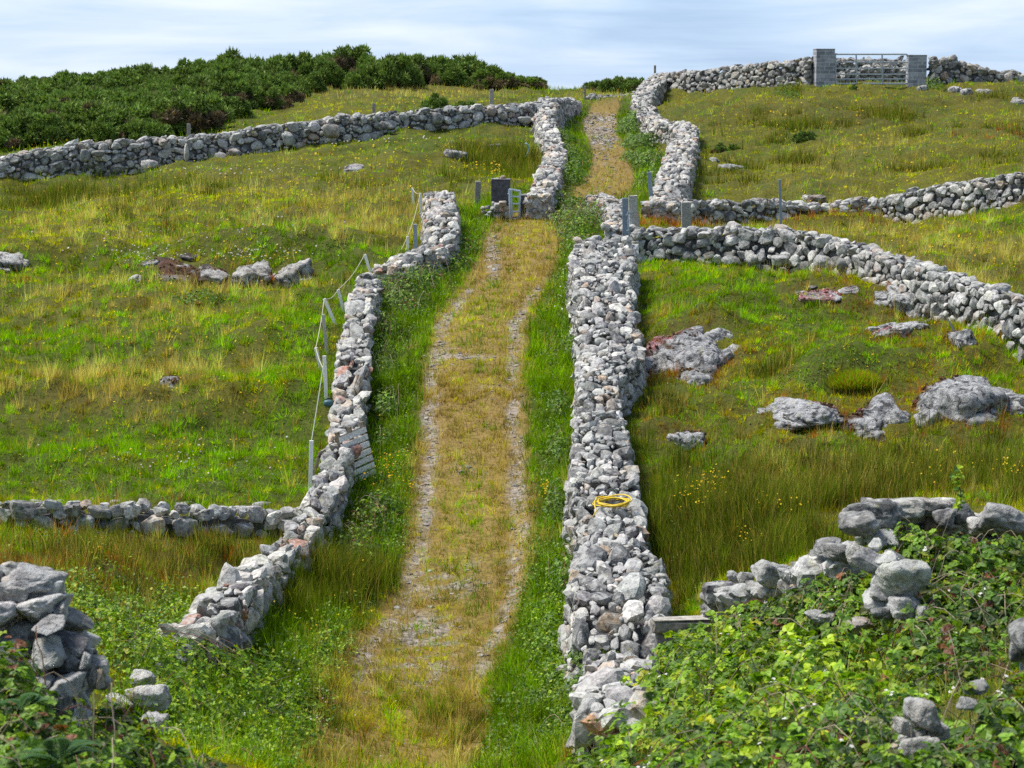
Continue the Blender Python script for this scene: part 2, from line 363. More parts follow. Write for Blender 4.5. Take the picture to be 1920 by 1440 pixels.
def wall(name, label, pts, pal='grey', radii=(.24, .17, .12, .08), k=2, asp=1.25, tilt=.28, batter=.14, mat=None, cat='stone wall', ends=True, report=True, top_scale=1.0, caps=None, lean=0.0, wob=.16, crown=.16, pal2=None):
    mat = mat or M_STONE
    A = []
    for q in pts:                         # (px, py of the top, distance or None, width, height if no distance)
        if len(q) > 4:
            h = hit(q[0], q[1], q[4], q[2] or 12); A.append((h[0], h[1], h[2] + q[4], q[3]))
        else:
            p = P(q[0], q[1], q[2]); A.append((*p, q[3]))
    A = np.array(A)
    s0 = np.concatenate([[0], np.cumsum(np.hypot(*np.diff(A[:, :2], axis=0).T))]); L = s0[-1]
    g = np.arange(0, L + .1, .1); nrm = int(5)
    def sm(v):
        w = np.interp(g, s0, v); kk = np.ones(2 * nrm + 1) / (2 * nrm + 1); return np.convolve(np.pad(w, nrm, mode='edge'), kk, 'valid')
    X, Y, Z, W = sm(A[:, 0]), sm(A[:, 1]), sm(A[:, 2]), sm(A[:, 3])
    tx, ty = np.gradient(X), np.gradient(Y); tl = np.hypot(tx, ty) + 1e-9; tx /= tl; ty /= tl; nx, ny = ty, -tx
    W = W * (1 + wob * fbm(g / 1.6, g * 0 + 1.7 + len(label), 8, 2)); Z = Z + 1.6 * wob * .5 * fbm(g / .9, g * 0 + 5.3 + len(label), 12, 2)
    ZB = np.minimum(T(X + nx * W / 2, Y + ny * W / 2), T(X - nx * W / 2, Y - ny * W / 2)) - .06
    ZG = T(X, Y); H = np.maximum(Z - ZG, .28); Z = ZG + H; H = Z - ZB
    Z = Z + .05 * fbm(g / 1.1, g * 0 + 3.3 + len(label), 5, 2)
    Wm, Hm = W.max(), H.max(); U = 2 * Hm + Wm
    if report: print('WALL', label[:40], 'L %.1f H %s' % (L, np.round(np.interp(s0, g, Z - ZG), 2)))
    f = lambda v, s: np.interp(s, g, v)
    def surf(s, u):                       # wall skin: down one side, across the top, down the other
        h, w = f(H, s), f(W, s); d = np.where(u < Hm, Hm - u, np.where(u > Hm + Wm, u - Hm - Wm, 0)); side = np.where(u < Hm, 1.0, np.where(u > Hm + Wm, -1.0, 0.0))
        t = np.where(side == 0, Wm / 2 - (u - Hm), side * (w / 2 + batter * d))
        edge = np.clip(np.abs(t) / (w / 2), 0, 1) ** 6 * (side == 0)
        z = f(Z, s) - d - .06 * edge - crown * np.minimum(w, 1.2) * np.where(side == 0, np.clip(np.abs(t) / (w / 2), 0, 1) ** 2, 1)
        pos = np.stack([f(X, s) + f(nx, s) * t, f(Y, s) + f(ny, s) * t, z], -1)
        no = np.stack([f(nx, s) * side, f(ny, s) * side, np.where(side == 0, 1.0, batter)], -1)
        return pos, no / np.linalg.norm(no, axis=1, keepdims=True), d
    def valid(s, u):
        h, w = f(H, s), f(W, s); d = np.where(u < Hm, Hm - u, np.where(u > Hm + Wm, u - Hm - Wm, 0))
        top = (u >= Hm) & (u <= Hm + Wm)
        return np.where(top, np.abs(u - Hm - Wm / 2) <= w / 2, d <= h)
    mb = MB(); cp_ = MB()
    q = pack(L, U, valid, radii, asp)
    pos, no, d = surf(q[:, 0], q[:, 1]); r = q[:, 2]; n = len(q)
    tg = np.stack([f(tx, q[:, 0]), f(ty, q[:, 0]), np.gradient(Z, g)[np.clip((q[:, 0] / .1).astype(int), 0, len(g) - 1)]], -1); tg /= np.linalg.norm(tg, axis=1, keepdims=True)
    bi = np.cross(no, tg); bi /= np.linalg.norm(bi, axis=1, keepdims=True)
    Rm = np.stack([tg, bi, no], -1)
    Rm = rots(rng.normal(size=(n, 3)), rng.normal(0, tilt, n)) @ Rm
    top = d < .02
    el = rng.uniform(.85, 1.25, n)
    dims = np.stack([r * asp * el * 1.16, r * rng.uniform(1.0, 1.25, n) / np.sqrt(el), r * rng.uniform(.6, 1.15, n)], -1) * .95
    dims[top] *= top_scale
    pos = pos - no * (dims[:, 2:3] * rng.uniform(.45, .8, (n, 1))) * np.where(top, .75, 1.0)[:, None]
    bury = pos[:, 2] > T(pos[:, 0], pos[:, 1]) - .1
    a = bury & ~top; b_ = bury & top
    cols = stone_cols(pal, n)
    if pal2:                              # the stone changes along the wall
        wz = sstep(-.25, .25, fbm(q[:, 0] / 4, q[:, 0] * 0 + 2.2, 77, 2) + pal2[1](q[:, 0] / L)); cols = np.where((rng.uniform(0, 1, n) < wz)[:, None], stone_cols(pal2[0], n), cols)
    place_stones(mb, pos[a], Rm[a], dims[a], pal, k, cols[a])
    place_stones(cp_, pos[b_], Rm[b_], dims[b_], pal, k, cols[b_])
    if ends:
        for e in (0, len(g) - 1):
            m = int(max(4, W[e] * H[e] / (.6 * radii[1]) ** 2 / 2.2)); t = rng.uniform(-.5, .5, m) * W[e]; v = rng.uniform(0, 1, m) * H[e]; sg = -1 if e == 0 else 1
            pp = np.stack([X[e] + nx[e] * t, Y[e] + ny[e] * t, Z[e] - v], -1) - .07 * sg * np.array([tx[e], ty[e], 0])
            rr = radii[1] * rng.uniform(.6, 1.3, m); RR = rots(rng.normal(size=(m, 3)), rng.normal(0, .5, m)) @ np.broadcast_to(np.array([[nx[e], tx[e], 0], [ny[e], ty[e], 0], [0, 0, 1]]), (m, 3, 3))
            place_stones(mb, pp, RR, np.stack([rr * 1.3, rr, rr * .9], -1), pal, k)
    # dark core added behind the face stones to block light through the gaps
    ins = min(.17, Wm * .28); V = []
    for i in range(len(g)):
        for t, z in ((1, -.3), (1, 1), (-1, 1), (-1, -.3)):
            hh = H[i]; zz = Z[i] - ins * 1.3 - crown * min(W[i], 1.2) * .8 if z == 1 else ZB[i] - .25
            ww = max(.05, W[i] / 2 - ins + (batter * hh if z != 1 else 0)); V.append((X[i] + nx[i] * ww * t, Y[i] + ny[i] * ww * t, zz))
    Fc = []
    for i in range(len(g) - 1):
        for j in range(4):
            a0, a1, b0, b1 = i * 4 + j, i * 4 + (j + 1) % 4, i * 4 + 4 + j, i * 4 + 4 + (j + 1) % 4; Fc += [(a0, a1, b1), (a0, b1, b0)]
    e = (len(g) - 1) * 4; Fc += [(0, 2, 1), (0, 3, 2), (e, e + 1, e + 2), (e, e + 2, e + 3)]
    mb.add(V, Fc, (.1, .1, .1, .3))
    root = thing(name, (X[len(g) // 2], Y[len(g) // 2], ZG[len(g) // 2]), label, cat); root['kind'] = 'thing'
    mb.build('wall_face', mat, root); cp_.build('coping', mat, root)
    root_info = dict(X=X, Y=Y, Z=Z, W=W, nx=nx, ny=ny, g=g, L=L)
    return root, root_info

_bs = [500]
def boulder(px, py, Y, rx, ry, name='boulder', parent=None, mat=None, pal='grey', k=4, depth=None, rz=None, rough=.12, p=9, col=None, tilt=.15, bury=0.0, planes=8):
    """one large stone; px,py its middle and rx,ry its half size in photograph pixels at distance Y"""
    _bs[0] += 1
    c = P(px, py, Y); m = Y / F; d = depth or m * (rx + ry) / 2
    V = stone_shape(k, _bs[0], p=p, rough=rough, planes=planes) * np.array([rx * m, d, ry * m])
    V = V * (1 + .035 * noise3(V * 9, _bs[0] + 5))[:, None] * (1 + .02 * noise3(V * 25, _bs[0] + 6))[:, None]
    R = rots(rng.normal(size=(1, 3)), np.array([tilt]))[0] if rz is None else rotz(rz)
    V = V @ R.T
    c = c - np.array([0, 0, bury])
    cc = np.ones((len(V), 4)); cc[:, :3] = stone_cols(pal, 1)[0] if col is None else col
    if parent is not None:
        o = link_mesh(name, V + c - np.array(parent.location), ICO[k][1], mat or M_BIG, parent, cc, smooth=True)
    else:
        o = link_mesh(name, V, ICO[k][1], mat or M_BIG, None, cc, smooth=True); o.location = tuple(c)
    return o
# ------------------------------------------------------------------ walls
w_far, _ = wall('dry_stone_wall', 'long pale dry-stone wall climbing across the far edge of the left field below the gorse',
 [(-280,322,90,.8),(-70,303,91.5,.8),(0,292,92.5,.8),(130,272,93,.8),(250,262,93.5,.8),(400,250,94.3,.8),(540,230,95.3,.8),(640,218,96,.8),(720,212,97,.8),(850,201,98.5,.8),(930,198,99.5,.8),(1000,194,102,.8),(1030,187,105,.8)], 'grey', (.24,.18,.13,.09,.065), 2, tilt=.35)
for (px, py, Y, rx, ry) in ((278,308,92.6,19,10),(541,262,94.6,11,16),(621,248,95,17,16),(440,285,93.4,13,8),(160,290,92.2,9,12),(183,288,92.4,15,7),(414,296,93.4,13,12),(725,236,96.2,17,8),(820,222,97.5,13,12),(985,226,100,13,8),(350,285,93.2,6,18),(575,246,95,8,6)):
    boulder(px, py, Y, rx, ry, parent=w_far, depth=.25, k=3)
w_ul, _ = wall('dry_stone_wall', 'narrow winding dry-stone wall between the upper lane and the field with the small steel gate',
 [(1030,188,104,.85),(1019,214,99,.85),(1038,262,80,.7,.9),(1044,284,76,.7,.9),(1028,322,72,.75,.9),(1019,346,66,.75,.9),(1010,366,62,.75,.85)], 'left', (.2,.15,.11,.08), 2, asp=1.35, tilt=.4)
wall('dry_stone_wall', 'short low tumbled wall continuing right from the far field corner beside the lane crest', [(1034,186,106,.6),(1058,184,112,.6),(1076,190,118,.6)], 'grey', (.2,.14,.1), 2)
wall('dry_stone_wall', 'low far wall crossing the lane crest below the wooden post', [(1102,188,126,.6),(1150,181,128,.6),(1196,172,130,.6)], 'grey', (.22,.15,.1), 2)
wall('dry_stone_wall', 'tiny pale wall on the skyline under the dark gorse patch', [(1132,152,150,.6),(1160,148,151,.6),(1190,150,152,.6)], 'grey', (.25,.17,.11), 2)
w_ur, _ = wall('dry_stone_wall', 'thick crooked dry-stone wall bending along the right side of the upper lane',
 [(1238,139,123,1.0),(1212,160,118,1.0),(1202,188,112.5,1.0),(1218,213,100,1.0,.9),(1245,229,96,1.0,.9),(1287,231,94,1.0,.9),(1284,252,88,1.05,.95),(1268,300,78,1.1,1.0),(1255,345,70,1.1,.95),(1240,382,62,1.15,.6)], 'left', (.19,.14,.1,.07), 2, asp=1.3, tilt=.4)
wall('dry_stone_wall', 'brown rubble wall along the hilltop running up to the tall block pillar', [(1240,139,123,.8),(1290,134,121,.8),(1380,125,118,.8),(1450,117,115,.8),(1526,111,113.2,.8)], 'brown', (.22,.16,.11,.08), 2, tilt=.5, batter=.1)
wall('dry_stone_wall', 'rubble wall on the skyline seen through the bars of the hilltop gate', [(1545,112,122,.8),(1640,110,122,.8),(1725,115,122,.8)], 'brown', (.22,.16,.11,.08), 2, tilt=.5)
wall('dry_stone_wall', 'low slanting wall of tilted slabs just behind the hilltop gate', [(1560,146,116,.6),(1592,132,117,.6),(1640,122,118,.6),(1712,126,118.5,.6)], 'brown', (.2,.15,.1,.08), 2, tilt=.6)
wall('dry_stone_wall', 'rubble wall tapering away to the right from the lower block pillar', [(1742,111,113,.8),(1780,107,113,.8),(1830,125,113.5,.8),(1880,134,113.5,.8),(2000,138,114,.8),(2250,146,115,.8)], 'brown', (.22,.16,.11,.08), 2, tilt=.5)
w_rm, _ = wall('dry_stone_wall', 'low rounded-stone wall rising to the right below the tussocky upper field',
 [(1278,378,73.5,.6),(1340,376,74,.6),(1400,374,74.3,.6),(1460,378,74.6,.6),(1540,380,75,.6),(1650,371,75,.6),(1740,350,73.5,.6),(1820,336,72,.65),(1920,327,70,.7),(2010,322,69,.7),(2200,318,68,.7)], 'grey', (.21,.155,.11,.08), 2, asp=1.2, tilt=.3)
w_rc, _ = wall('dry_stone_wall', 'grey round-boulder wall curving down across the right paddock to the picture edge',
 [(1186,433,62.3,.65),(1260,428,62,.65),(1360,423,61.5,.65),(1500,431,60.3,.65),(1560,447,59,.65),(1640,468,57,.65),(1720,492,54,.7),(1800,520,51.3,.7),(1920,560,48.3,.7),(2020,594,46,.7),(2200,655,43.5,.7)], 'grey', (.2,.155,.115,.08), 3, asp=1.15, tilt=.25, batter=.12)
for (px, py, Y, rx, ry) in ((1463,488,59.8,20,14),(1545,493,58.5,20,14),(1580,500,57.8,24,17),(1650,508,56.4,17,13),(1634,490,57,22,12),(1590,468,58.2,17,13),(1410,486,60.4,14,14),(1370,488,60.8,20,10),(1240,472,62,22,15)):
    boulder(px, py, Y, rx, ry, parent=w_rc, depth=.3, k=4, p=7, rough=.08)
w_rl, RL = wall('dry_stone_wall', 'broad pale rubble wall down the right side of the lane carrying the yellow hose',
 [(1132,450,None,1.75,1.35),(1130,500,None,1.55,1.35),(1134,560,None,1.25,1.3),(1144,610,None,1.35,1.3),(1146,650,None,1.4,1.3),(1122,700,None,.85,1.2),(1122,760,None,.8,1.1),(1130,820,None,1.1,1.15),(1132,890,None,1.3,1.25),(1150,940,None,1.0,1.2),(1150,1010,None,1.25,1.25),(1162,1080,None,1.5,1.25),(1160,1140,None,1.45,1.15),(1145,1200,None,1.05,.85),(1165,1240,None,.8,.45),(1165,1290,None,.95,.6),(1160,1350,None,.7,.35)],
 'pale', (.22,.165,.12,.085,.06,.042), 2, asp=1.25, tilt=.6, batter=.12, wob=.24, pal2=('grey', lambda t: .75 - 1.5 * np.abs(t - .36)))
wall('dry_stone_wall', 'short tumbled wall stub beside the wide galvanised post at the lane bend', [(1122,366,60,.9,.7),(1150,374,60,.9,.8),(1166,398,60,.9,.8),(1164,432,56,.9,.7)], 'left', (.19,.14,.1,.07), 2, tilt=.5)
w_ll, LL = wall('dry_stone_wall', 'narrow uneven wall down the left side of the lane with the pallet leaning on it',
 [(692,522,None,.5,.8),(678,560,None,.6,.9),(666,620,None,.62,.9),(660,680,None,.7,.9),(654,740,None,.62,.9),(648,790,None,.58,.9),(634,850,None,.46,.85),(610,910,None,.46,.8),(588,955,None,.52,.8),(548,1004,None,.62,.8),(488,1048,None,.68,.8),(442,1092,None,.68,.75),(400,1138,None,.66,.7),(352,1188,None,.6,.5)],
 'left', (.25,.18,.125,.085,.055), 3, asp=1.35, tilt=.5, batter=.08, wob=.17)
wall('dry_stone_wall', 'lone upright wall end at the top of the white electric fence', [(800,474,50,.85,.7),(826,436,50,.9,.85),(830,400,50,.95,1.0),(824,362,50,.9,1.1)], 'left', (.2,.15,.1,.07), 2, asp=1.3, tilt=.45)
wall('dry_stone_wall', 'low broken wall piece between the blue-grey metal stake and the bramble bank', [(722,502,50,.8,.6),(764,480,50,.8,.6)], 'left', (.2,.15,.1,.07), 2, tilt=.5)
w_lc, _ = wall('dry_stone_wall', 'single row of rounded boulders half sunk in grass along the bottom of the left field',
 [(-300,936,None,.4,.5),(-60,936,None,.4,.5),(40,936,None,.4,.5),(120,948,None,.4,.42),(200,946,None,.4,.45),(280,938,None,.42,.55),(360,950,None,.4,.48),(440,955,None,.4,.5),(520,957,None,.4,.5),(575,952,None,.4,.5)], 'grey', (.2,.14,.09), 3, asp=1.1, tilt=.3, batter=.1)
for i, px in enumerate(range(8, 560, 34)):
    boulder(px + rng.uniform(-6, 6), 948 + 6 * math.sin(i * 1.7) + (4 if px < 300 else 10), 40.9, rng.uniform(15, 22), rng.uniform(10, 16), parent=w_lc, k=3, p=8, pal='grey', depth=.2)

# foreground wall end on the left, of great blocks
B0 = thing('dry_stone_wall', P(60, 1250, 15.6) * [1, 1, 0] + [0, 0, T(*P(60, 1250, 15.6)[:2])], 'massive block wall end rising out of brambles at the lower left corner', 'stone wall'); B0['kind'] = 'thing'
for (px, py, Y, rx, ry, d) in ((62,1092,16,66,38,.34),(-30,1085,16.1,50,34,.3),(30,1108,15.9,34,26,.25),(70,1140,15.8,62,26,.3),(-20,1158,15.6,62,30,.3),(112,1150,15.8,16,26,.15),(60,1190,15.7,48,26,.25),(96,1172,15.5,30,14,.2),(130,1200,15.7,40,18,.25),(95,1225,15.5,38,36,.25),(20,1225,15.5,50,36,.3),(150,1222,15.7,26,10,.2),
   (140,1250,15.6,36,24,.22),(160,1240,15.4,10,18,.08),(60,1280,15.4,56,36,.28),(120,1290,15.3,40,28,.2),(172,1272,15.5,8,26,.1),(188,1280,15.4,8,20,.1),(105,1330,15.2,36,34,.22),(50,1340,15.2,40,40,.25),(115,1378,15.1,38,28,.2),(145,1335,15.3,20,40,.15),(-30,1320,15.3,50,60,.3)):
    boulder(px, py, Y, rx, ry, parent=B0, depth=d, k=5, p=15, rough=.13, tilt=.2, pal='grey')
def rubble(root, spots, n, r, pal, nm='rubble', sink=0.0):
    sp_ = np.array([[*P(a, b_, c), d_] for a, b_, c, d_ in spots]); i = rng.integers(0, len(sp_), n)
    pp = sp_[i, :3] + rng.normal(0, .36, (n, 3)).clip(-.6, .6) * sp_[i, 3:] - np.array([0, -.05, sink]); rr = r * rng.lognormal(0, .4, n).clip(.5, 2)
    mb = MB(); place_stones(mb, pp, rots(rng.normal(size=(n, 3)), rng.uniform(0, 1.2, n)), np.stack([rr * 1.35, rr, rr * .75], -1), pal, 3)
    mb.build(nm, M_STONE, root)['kind'] = 'stuff'
rubble(B0, [(30,1110,16.2,.3),(60,1150,16.1,.35),(40,1200,16.1,.35),(90,1200,16,.3),(115,1230,16,.15),(80,1260,15.8,.35),(30,1270,15.9,.4),(120,1290,15.7,.15),(90,1330,15.6,.35),(40,1340,15.6,.4),(110,1370,15.4,.3),(165,1260,15.8,.05)], 300, .09, 'grey')
# curved foreground wall on the right
B1 = thing('dry_stone_wall', P(1600, 1050, 23.5) * [1, 1, 0] + [0, 0, T(*P(1600, 1050, 23.5)[:2])], 'curved low wall of big boulders half smothered in brambles at the lower right', 'stone wall'); B1['kind'] = 'thing'
for (px, py, Y, rx, ry, d) in ((1640,965,23,66,30,.35),(1610,985,22.6,40,24,.3),(1690,955,23.3,48,24,.3),(1745,948,23.6,42,22,.28),(1795,962,23.6,34,24,.25),(1770,975,23.2,24,26,.2),(1880,978,23.2,62,36,.4),(1830,985,23.4,26,22,.2),(1990,985,23,55,36,.4),
   (1575,1040,24.6,38,26,.28),(1540,1060,25.2,34,30,.26),(1605,1040,24,22,26,.2),(1555,1022,25,28,14,.2),(1450,1080,26.5,42,28,.3),(1500,1075,26,24,22,.22),(1415,1108,27.2,26,18,.2),(1372,1080,28,16,14,.18),(1398,1085,27.6,18,12,.16),(1360,1110,28.2,26,14,.22),(1345,1130,28.6,20,16,.2),(1330,1146,29,12,14,.14),
   (1690,1090,21,46,46,.28),(1670,1052,21.4,30,18,.2),(1700,1140,20.8,36,24,.2),(1730,1160,20.6,14,30,.12),(1650,1150,20.8,20,12,.14),(1540,1155,22.5,32,12,.18),(1610,1170,21.5,26,12,.16),(1660,1010,22.6,36,18,.25)):
    boulder(px, py, Y, rx, ry, parent=B1, depth=d, k=5, p=9, rough=.1, tilt=.2, pal='grey')
rubble(B1, [(1640,985,23.3,.3),(1700,975,23.5,.3),(1760,975,23.6,.3),(1820,985,23.6,.25),(1880,1000,23.5,.35),(1580,1050,24.6,.25),(1540,1075,25,.25),(1500,1090,25.8,.25),(1450,1100,26.6,.3),(1400,1118,27.4,.25),(1360,1125,28.2,.22),(1690,1120,21.1,.25),(1660,1050,22,.3),(1335,1150,28.8,.15)], 260, .10, 'grey', sink=.04)
_bs[0] += 37
B2 = thing('stone_heap', P(1720, 1370, 14) * [1, 1, 0] + [0, 0, T(*P(1720, 1370, 14)[:2])], 'heap of lichened boulders poking out of the nearest brambles at bottom right', 'stone heap'); B2['kind'] = 'thing'
for (px, py, Y, rx, ry, d) in ((1724,1336,14,40,42,.17),(1694,1362,13.95,22,20,.1),(1712,1412,13.85,46,40,.17),(1752,1372,14.05,26,30,.12),(1735,1455,13.6,36,28,.15)):
    boulder(px, py, Y, rx, ry, parent=B2, depth=d, k=5, p=6, rough=.12, planes=2, tilt=.08, col=np.array((.42,.405,.37)) * rng.uniform(.85, 1.15))
rubble(B2, [(1720,1360,14.1,.14),(1710,1400,14,.14),(1715,1440,13.8,.14)], 24, .045, 'pale')
B3 = thing('stone_heap', P(1920, 1200, 16) * [1, 1, 0] + [0, 0, T(*P(1920, 1200, 16)[:2])], 'smooth grey boulders cut off by the right picture edge above white bramble flowers', 'stone heap'); B3['kind'] = 'thing'
for (px, py, Y, rx, ry, d) in ((1935,1190,16,46,44,.2),(1905,1215,16,16,30,.1),(1960,1240,16,50,40,.2)):
    boulder(px, py, Y, rx, ry, parent=B3, depth=d, k=5, p=8, rough=.07, pal='grey')
tag(boulder(1832, 1292, 15, 26, 14, k=4, depth=.1, pal='pale'), 'small cream stone showing between bramble leaves above the bottom right heap', 'stone')
tag(boulder(1812, 1316, 14.8, 24, 13, k=4, depth=.1, pal='grey'), 'mottled grey stone next to white bramble blossom near the bottom right heap', 'stone')
# loose stones on the left
tag(boulder(280, 1305, 24.6, 46, 26, k=5, depth=.28, col=(.56,.53,.48), rough=.14), 'large whitish boulder lying in bramble leaves left of the lane', 'boulder')
tag(boulder(225, 1318, 24.4, 30, 16, k=5, depth=.2, col=(.54,.52,.48)), 'flat pale stone lying left of the large whitish boulder', 'boulder')
tag(boulder(268, 1274, 25.4, 26, 20, k=5, depth=.2, pal='grey'), 'round grey boulder just above the large whitish boulder', 'boulder')
tag(boulder(292, 1362, 23.6, 26, 26, k=5, depth=.2, pal='grey', p=14), 'cracked block below the large whitish boulder', 'boulder')
tag(boulder(345, 1222, 28.2, 22, 14, k=4, depth=.2, pal='grey'), 'low grey stone between brambles beyond the end of the left lane wall', 'boulder')
tag(boulder(300, 1250, 27, 12, 9, k=4, depth=.12, pal='pale'), 'tiny white stone in the leaves beyond the end of the left lane wall', 'stone')

# ------------------------------------------------------------------ bedrock and moss
ROCKS = []   # x, y, radius: ground that carries less grass
def outcrop(label, px, py, rx, ry, hz, ymin=12, seed=0, rz=0.0, dep=None, moss=None, rough=.16, p=7, lift=.10, mat=None, col=(.42, .42, .42), cat='rock outcrop', k=5):
    h = hit(px, py + ry * .35, 0, ymin); Y = h[1]; m = Y / F
    d = dep or rx * m * .8
    V = stone_shape(k, 900 + seed, p=p, rough=rough, planes=7)
    V = V * (1 + .07 * noise3(V * 2.5, seed))[:, None]
    V[:, 2] = np.where(V[:, 2] > 0, V[:, 2] ** .8 if False else np.sign(V[:, 2]) * np.abs(V[:, 2]) ** .85, V[:, 2]); rx = rx * 1.2; d = d * 1.35; hz = hz * 1.2
    V = V * np.array([rx * m, d, hz])
    f = fbm(V[:, 0] * 5 + seed, V[:, 1] * 5 - V[:, 2] * 4, seed, 4)
    cr = np.abs(noise2(V[:, 0] * 1.8 + seed, V[:, 1] * 3.5 + V[:, 2] * 2.0, seed + 3))
    V = V + (V / (np.linalg.norm(V, axis=1, keepdims=True) + 1e-9)) * (.05 * f - .09 * np.exp(-(cr / .05) ** 2))[:, None] * min(1, rx * m)
    nrm = Tn(np.array([h[0]]), np.array([h[1]]), 1.0)[0]
    V = V @ rotz(rz).T
    ax = np.cross([0, 0, 1], nrm); R = rots(ax[None], np.array([math.acos(nrm[2]) * .8]))[0] if np.linalg.norm(ax) > 1e-6 else np.eye(3)
    V = V @ R.T
    c = np.array([h[0], h[1], h[2] + hz * (lift - .35)])
    tint = np.ones((len(V), 4)); tint[:, :3] = np.array(col) * (1 + .18 * f[:, None])
    if moss:
        W0 = V + np.array([h[0], h[1], h[2]])
        for nm, cols, frac, nn, sz in moss:
            nz = fbm(W0[:, 0] * 2.2 + seed, W0[:, 1] * 2.2 + W0[:, 2], seed + (3 if nm == 'moss' else 8), 3)
            mk = sstep(-.08, .12, V[:, 0] / (rx * m) * frac[0] + V[:, 1] / d * frac[1] + .7 * nz - frac[2])[:, None]
            tint[:, :3] = tint[:, :3] * (1 - mk) + mk * np.array(cols)[rng.integers(0, len(cols), len(V))]; tint[:, 3:] *= 1 - .95 * mk
    root = link_mesh('rock_outcrop', V, ICO[k][1], mat or M_ROCK, None, tint, smooth=True)
    root.location = tuple(np.array([h[0], h[1], h[2] + hz * (lift - .35)])); tag(root, label, cat)
    ROCKS.append((h[0], h[1], rx * m * .95, d * .95, rz))
    if rx > 36:                           # slabs of the same rock breaking the turf around it
        for j in range(4):
            r2 = np.random.default_rng(seed * 10 + j); an = r2.uniform(0, 6.28); sc = r2.uniform(.22, .42)
            V2 = stone_shape(4, 1500 + seed * 7 + j, p=16, rough=.2, planes=6) * np.array([rx * m, d, hz * .9]) * sc
            V2 = V2 * (1 + .06 * noise3(V2 * 4, seed + j))[:, None]; V2 = V2 @ R.T
            ox, oy = math.cos(an) * rx * m * .85, math.sin(an) * d * .85; gz = float(T(h[0] + ox, h[1] + oy)) - (h[2] + hz * (lift - .35))
            link_mesh('rock_slab', V2 + np.array([ox, oy, gz - hz * sc * .1]), ICO[4][1], mat or M_ROCK, root, np.broadcast_to(np.array([*col, 1.]), (len(V2), 4)), smooth=True)
            ROCKS.append((h[0] + ox, h[1] + oy, rx * m * sc * .8, d * sc * .8, 0))
    if moss:                              # cushions of russet moss and pink stonecrop growing on it
        for nm, cols, frac, nn, sz in moss:
            W_ = V + c; up = V[:, 2] > 0
            nz = fbm(W_[:, 0] * 2.2 + seed, W_[:, 1] * 2.2 + W_[:, 2], seed + (3 if nm == 'moss' else 8), 3)
            t = V[:, 0] / (rx * m) * frac[0] + V[:, 1] / d * frac[1]
            ix = np.where(up & (t + .7 * nz > frac[2]))[0]
            if len(ix) < 3: continue
            nn = int(nn * 1.5); ix = rng.choice(ix, nn); pp = V[ix] * .985 + rng.normal(0, .02, (nn, 3)); cc = np.array(cols)[rng.integers(0, len(cols), nn)] * rng.uniform(.6, 1.3, (nn, 1))
            mb = MB(); k1 = 1; s_ = sz * .62 * rng.uniform(.5, 1.4, (nn, 1)) * np.array([1.3, 1.3, .6])
            place_stones(mb, pp, rots(rng.normal(size=(nn, 3)), rng.uniform(0, 6, nn)), s_, 'grey', 1, cc)
            o = link_mesh(nm, np.vstack(mb.V), np.vstack(mb.F), M_STEM if nm == 'moss' else M_PETAL, root, np.vstack(mb.C))
            o['kind'] = 'stuff'
    return root
RUS = [(.13, .045, .03), (.10, .05, .025), (.17, .09, .03), (.07, .05, .02)]
PNK = [(.55, .28, .30), (.45, .2, .22), (.6, .42, .42), (.22, .07, .05)]
outcrop('long whitish outcrop with russet moss touching the right side of the broad lane wall', 1292, 662, 84, 50, .75, seed=1, rz=-.5, dep=.75, moss=[('moss', RUS, (-.5, .6, .2), 260, .05), ('stonecrop', PNK, (-.6, .8, .5), 110, .03)])
outcrop('small square grey outcrop below the long whitish outcrop by the lane wall', 1300, 712, 34, 28, .45, seed=2, dep=.4, moss=[('moss', RUS, (0, .8, .3), 180, .05)])
outcrop('flat grey rock slab beside the thin metal stake in the right paddock', 1508, 760, 66, 34, .28, seed=3, dep=.8, moss=[('stonecrop', PNK, (.6, .6, .55), 120, .035), ('moss', RUS, (.8, .3, .6), 100, .05)])
outcrop('white-faced rock with dark red moss just right of the thin metal stake', 1632, 782, 52, 40, .55, seed=4, rz=-.3, dep=.6, moss=[('moss', RUS, (-.7, .6, .2), 260, .05)])
outcrop('largest domed outcrop streaked black and white at the right of the paddock', 1795, 742, 92, 62, .75, seed=5, rz=.35, dep=1.1, moss=[('moss', RUS, (-.5, .5, .35), 260, .055), ('stonecrop', PNK, (-.6, .7, .7), 80, .03)])
outcrop('sliver of grey rock right of the largest domed outcrop', 1890, 742, 24, 16, .25, seed=6, rz=-.5)
outcrop('grey shelf of rock below the curved boulder wall with orange grass behind', 1700, 556, 50, 26, .4, seed=7, dep=.7, rz=-.3, moss=[('moss', [(.3, .14, .04)], (0, .9, .55), 90, .05)])
outcrop('pink stonecrop ledge in the grass below the curved boulder wall', 1545, 548, 44, 20, .2, seed=8, col=(.28, .22, .22), moss=[('stonecrop', PNK, (-.2, .2, -.1), 260, .045)])
outcrop('narrow pale ledge with pink stonecrop left of the black pipe', 1680, 618, 44, 14, .22, seed=9, rz=-.3, moss=[('stonecrop', PNK, (-.5, .5, .35), 90, .04)])
outcrop('upright dark rock at the foot of the curved boulder wall beside the black pipe', 1812, 636, 28, 26, .5, seed=10, dep=.4, col=(.2, .2, .2), moss=[('moss', RUS, (-.3, .7, .4), 80, .05)])
outcrop('broken scrap of whitish rock low in the paddock near the broad lane wall', 1285, 818, 30, 24, .25, seed=11, rz=-.8, dep=.3, moss=[('moss', RUS, (.3, .4, .2), 110, .05)])
outcrop('largest pale boulder in the left field near the electric fence', 560, 508, 34, 20, .55, seed=12, dep=.5, col=(.46, .43, .38), p=12)
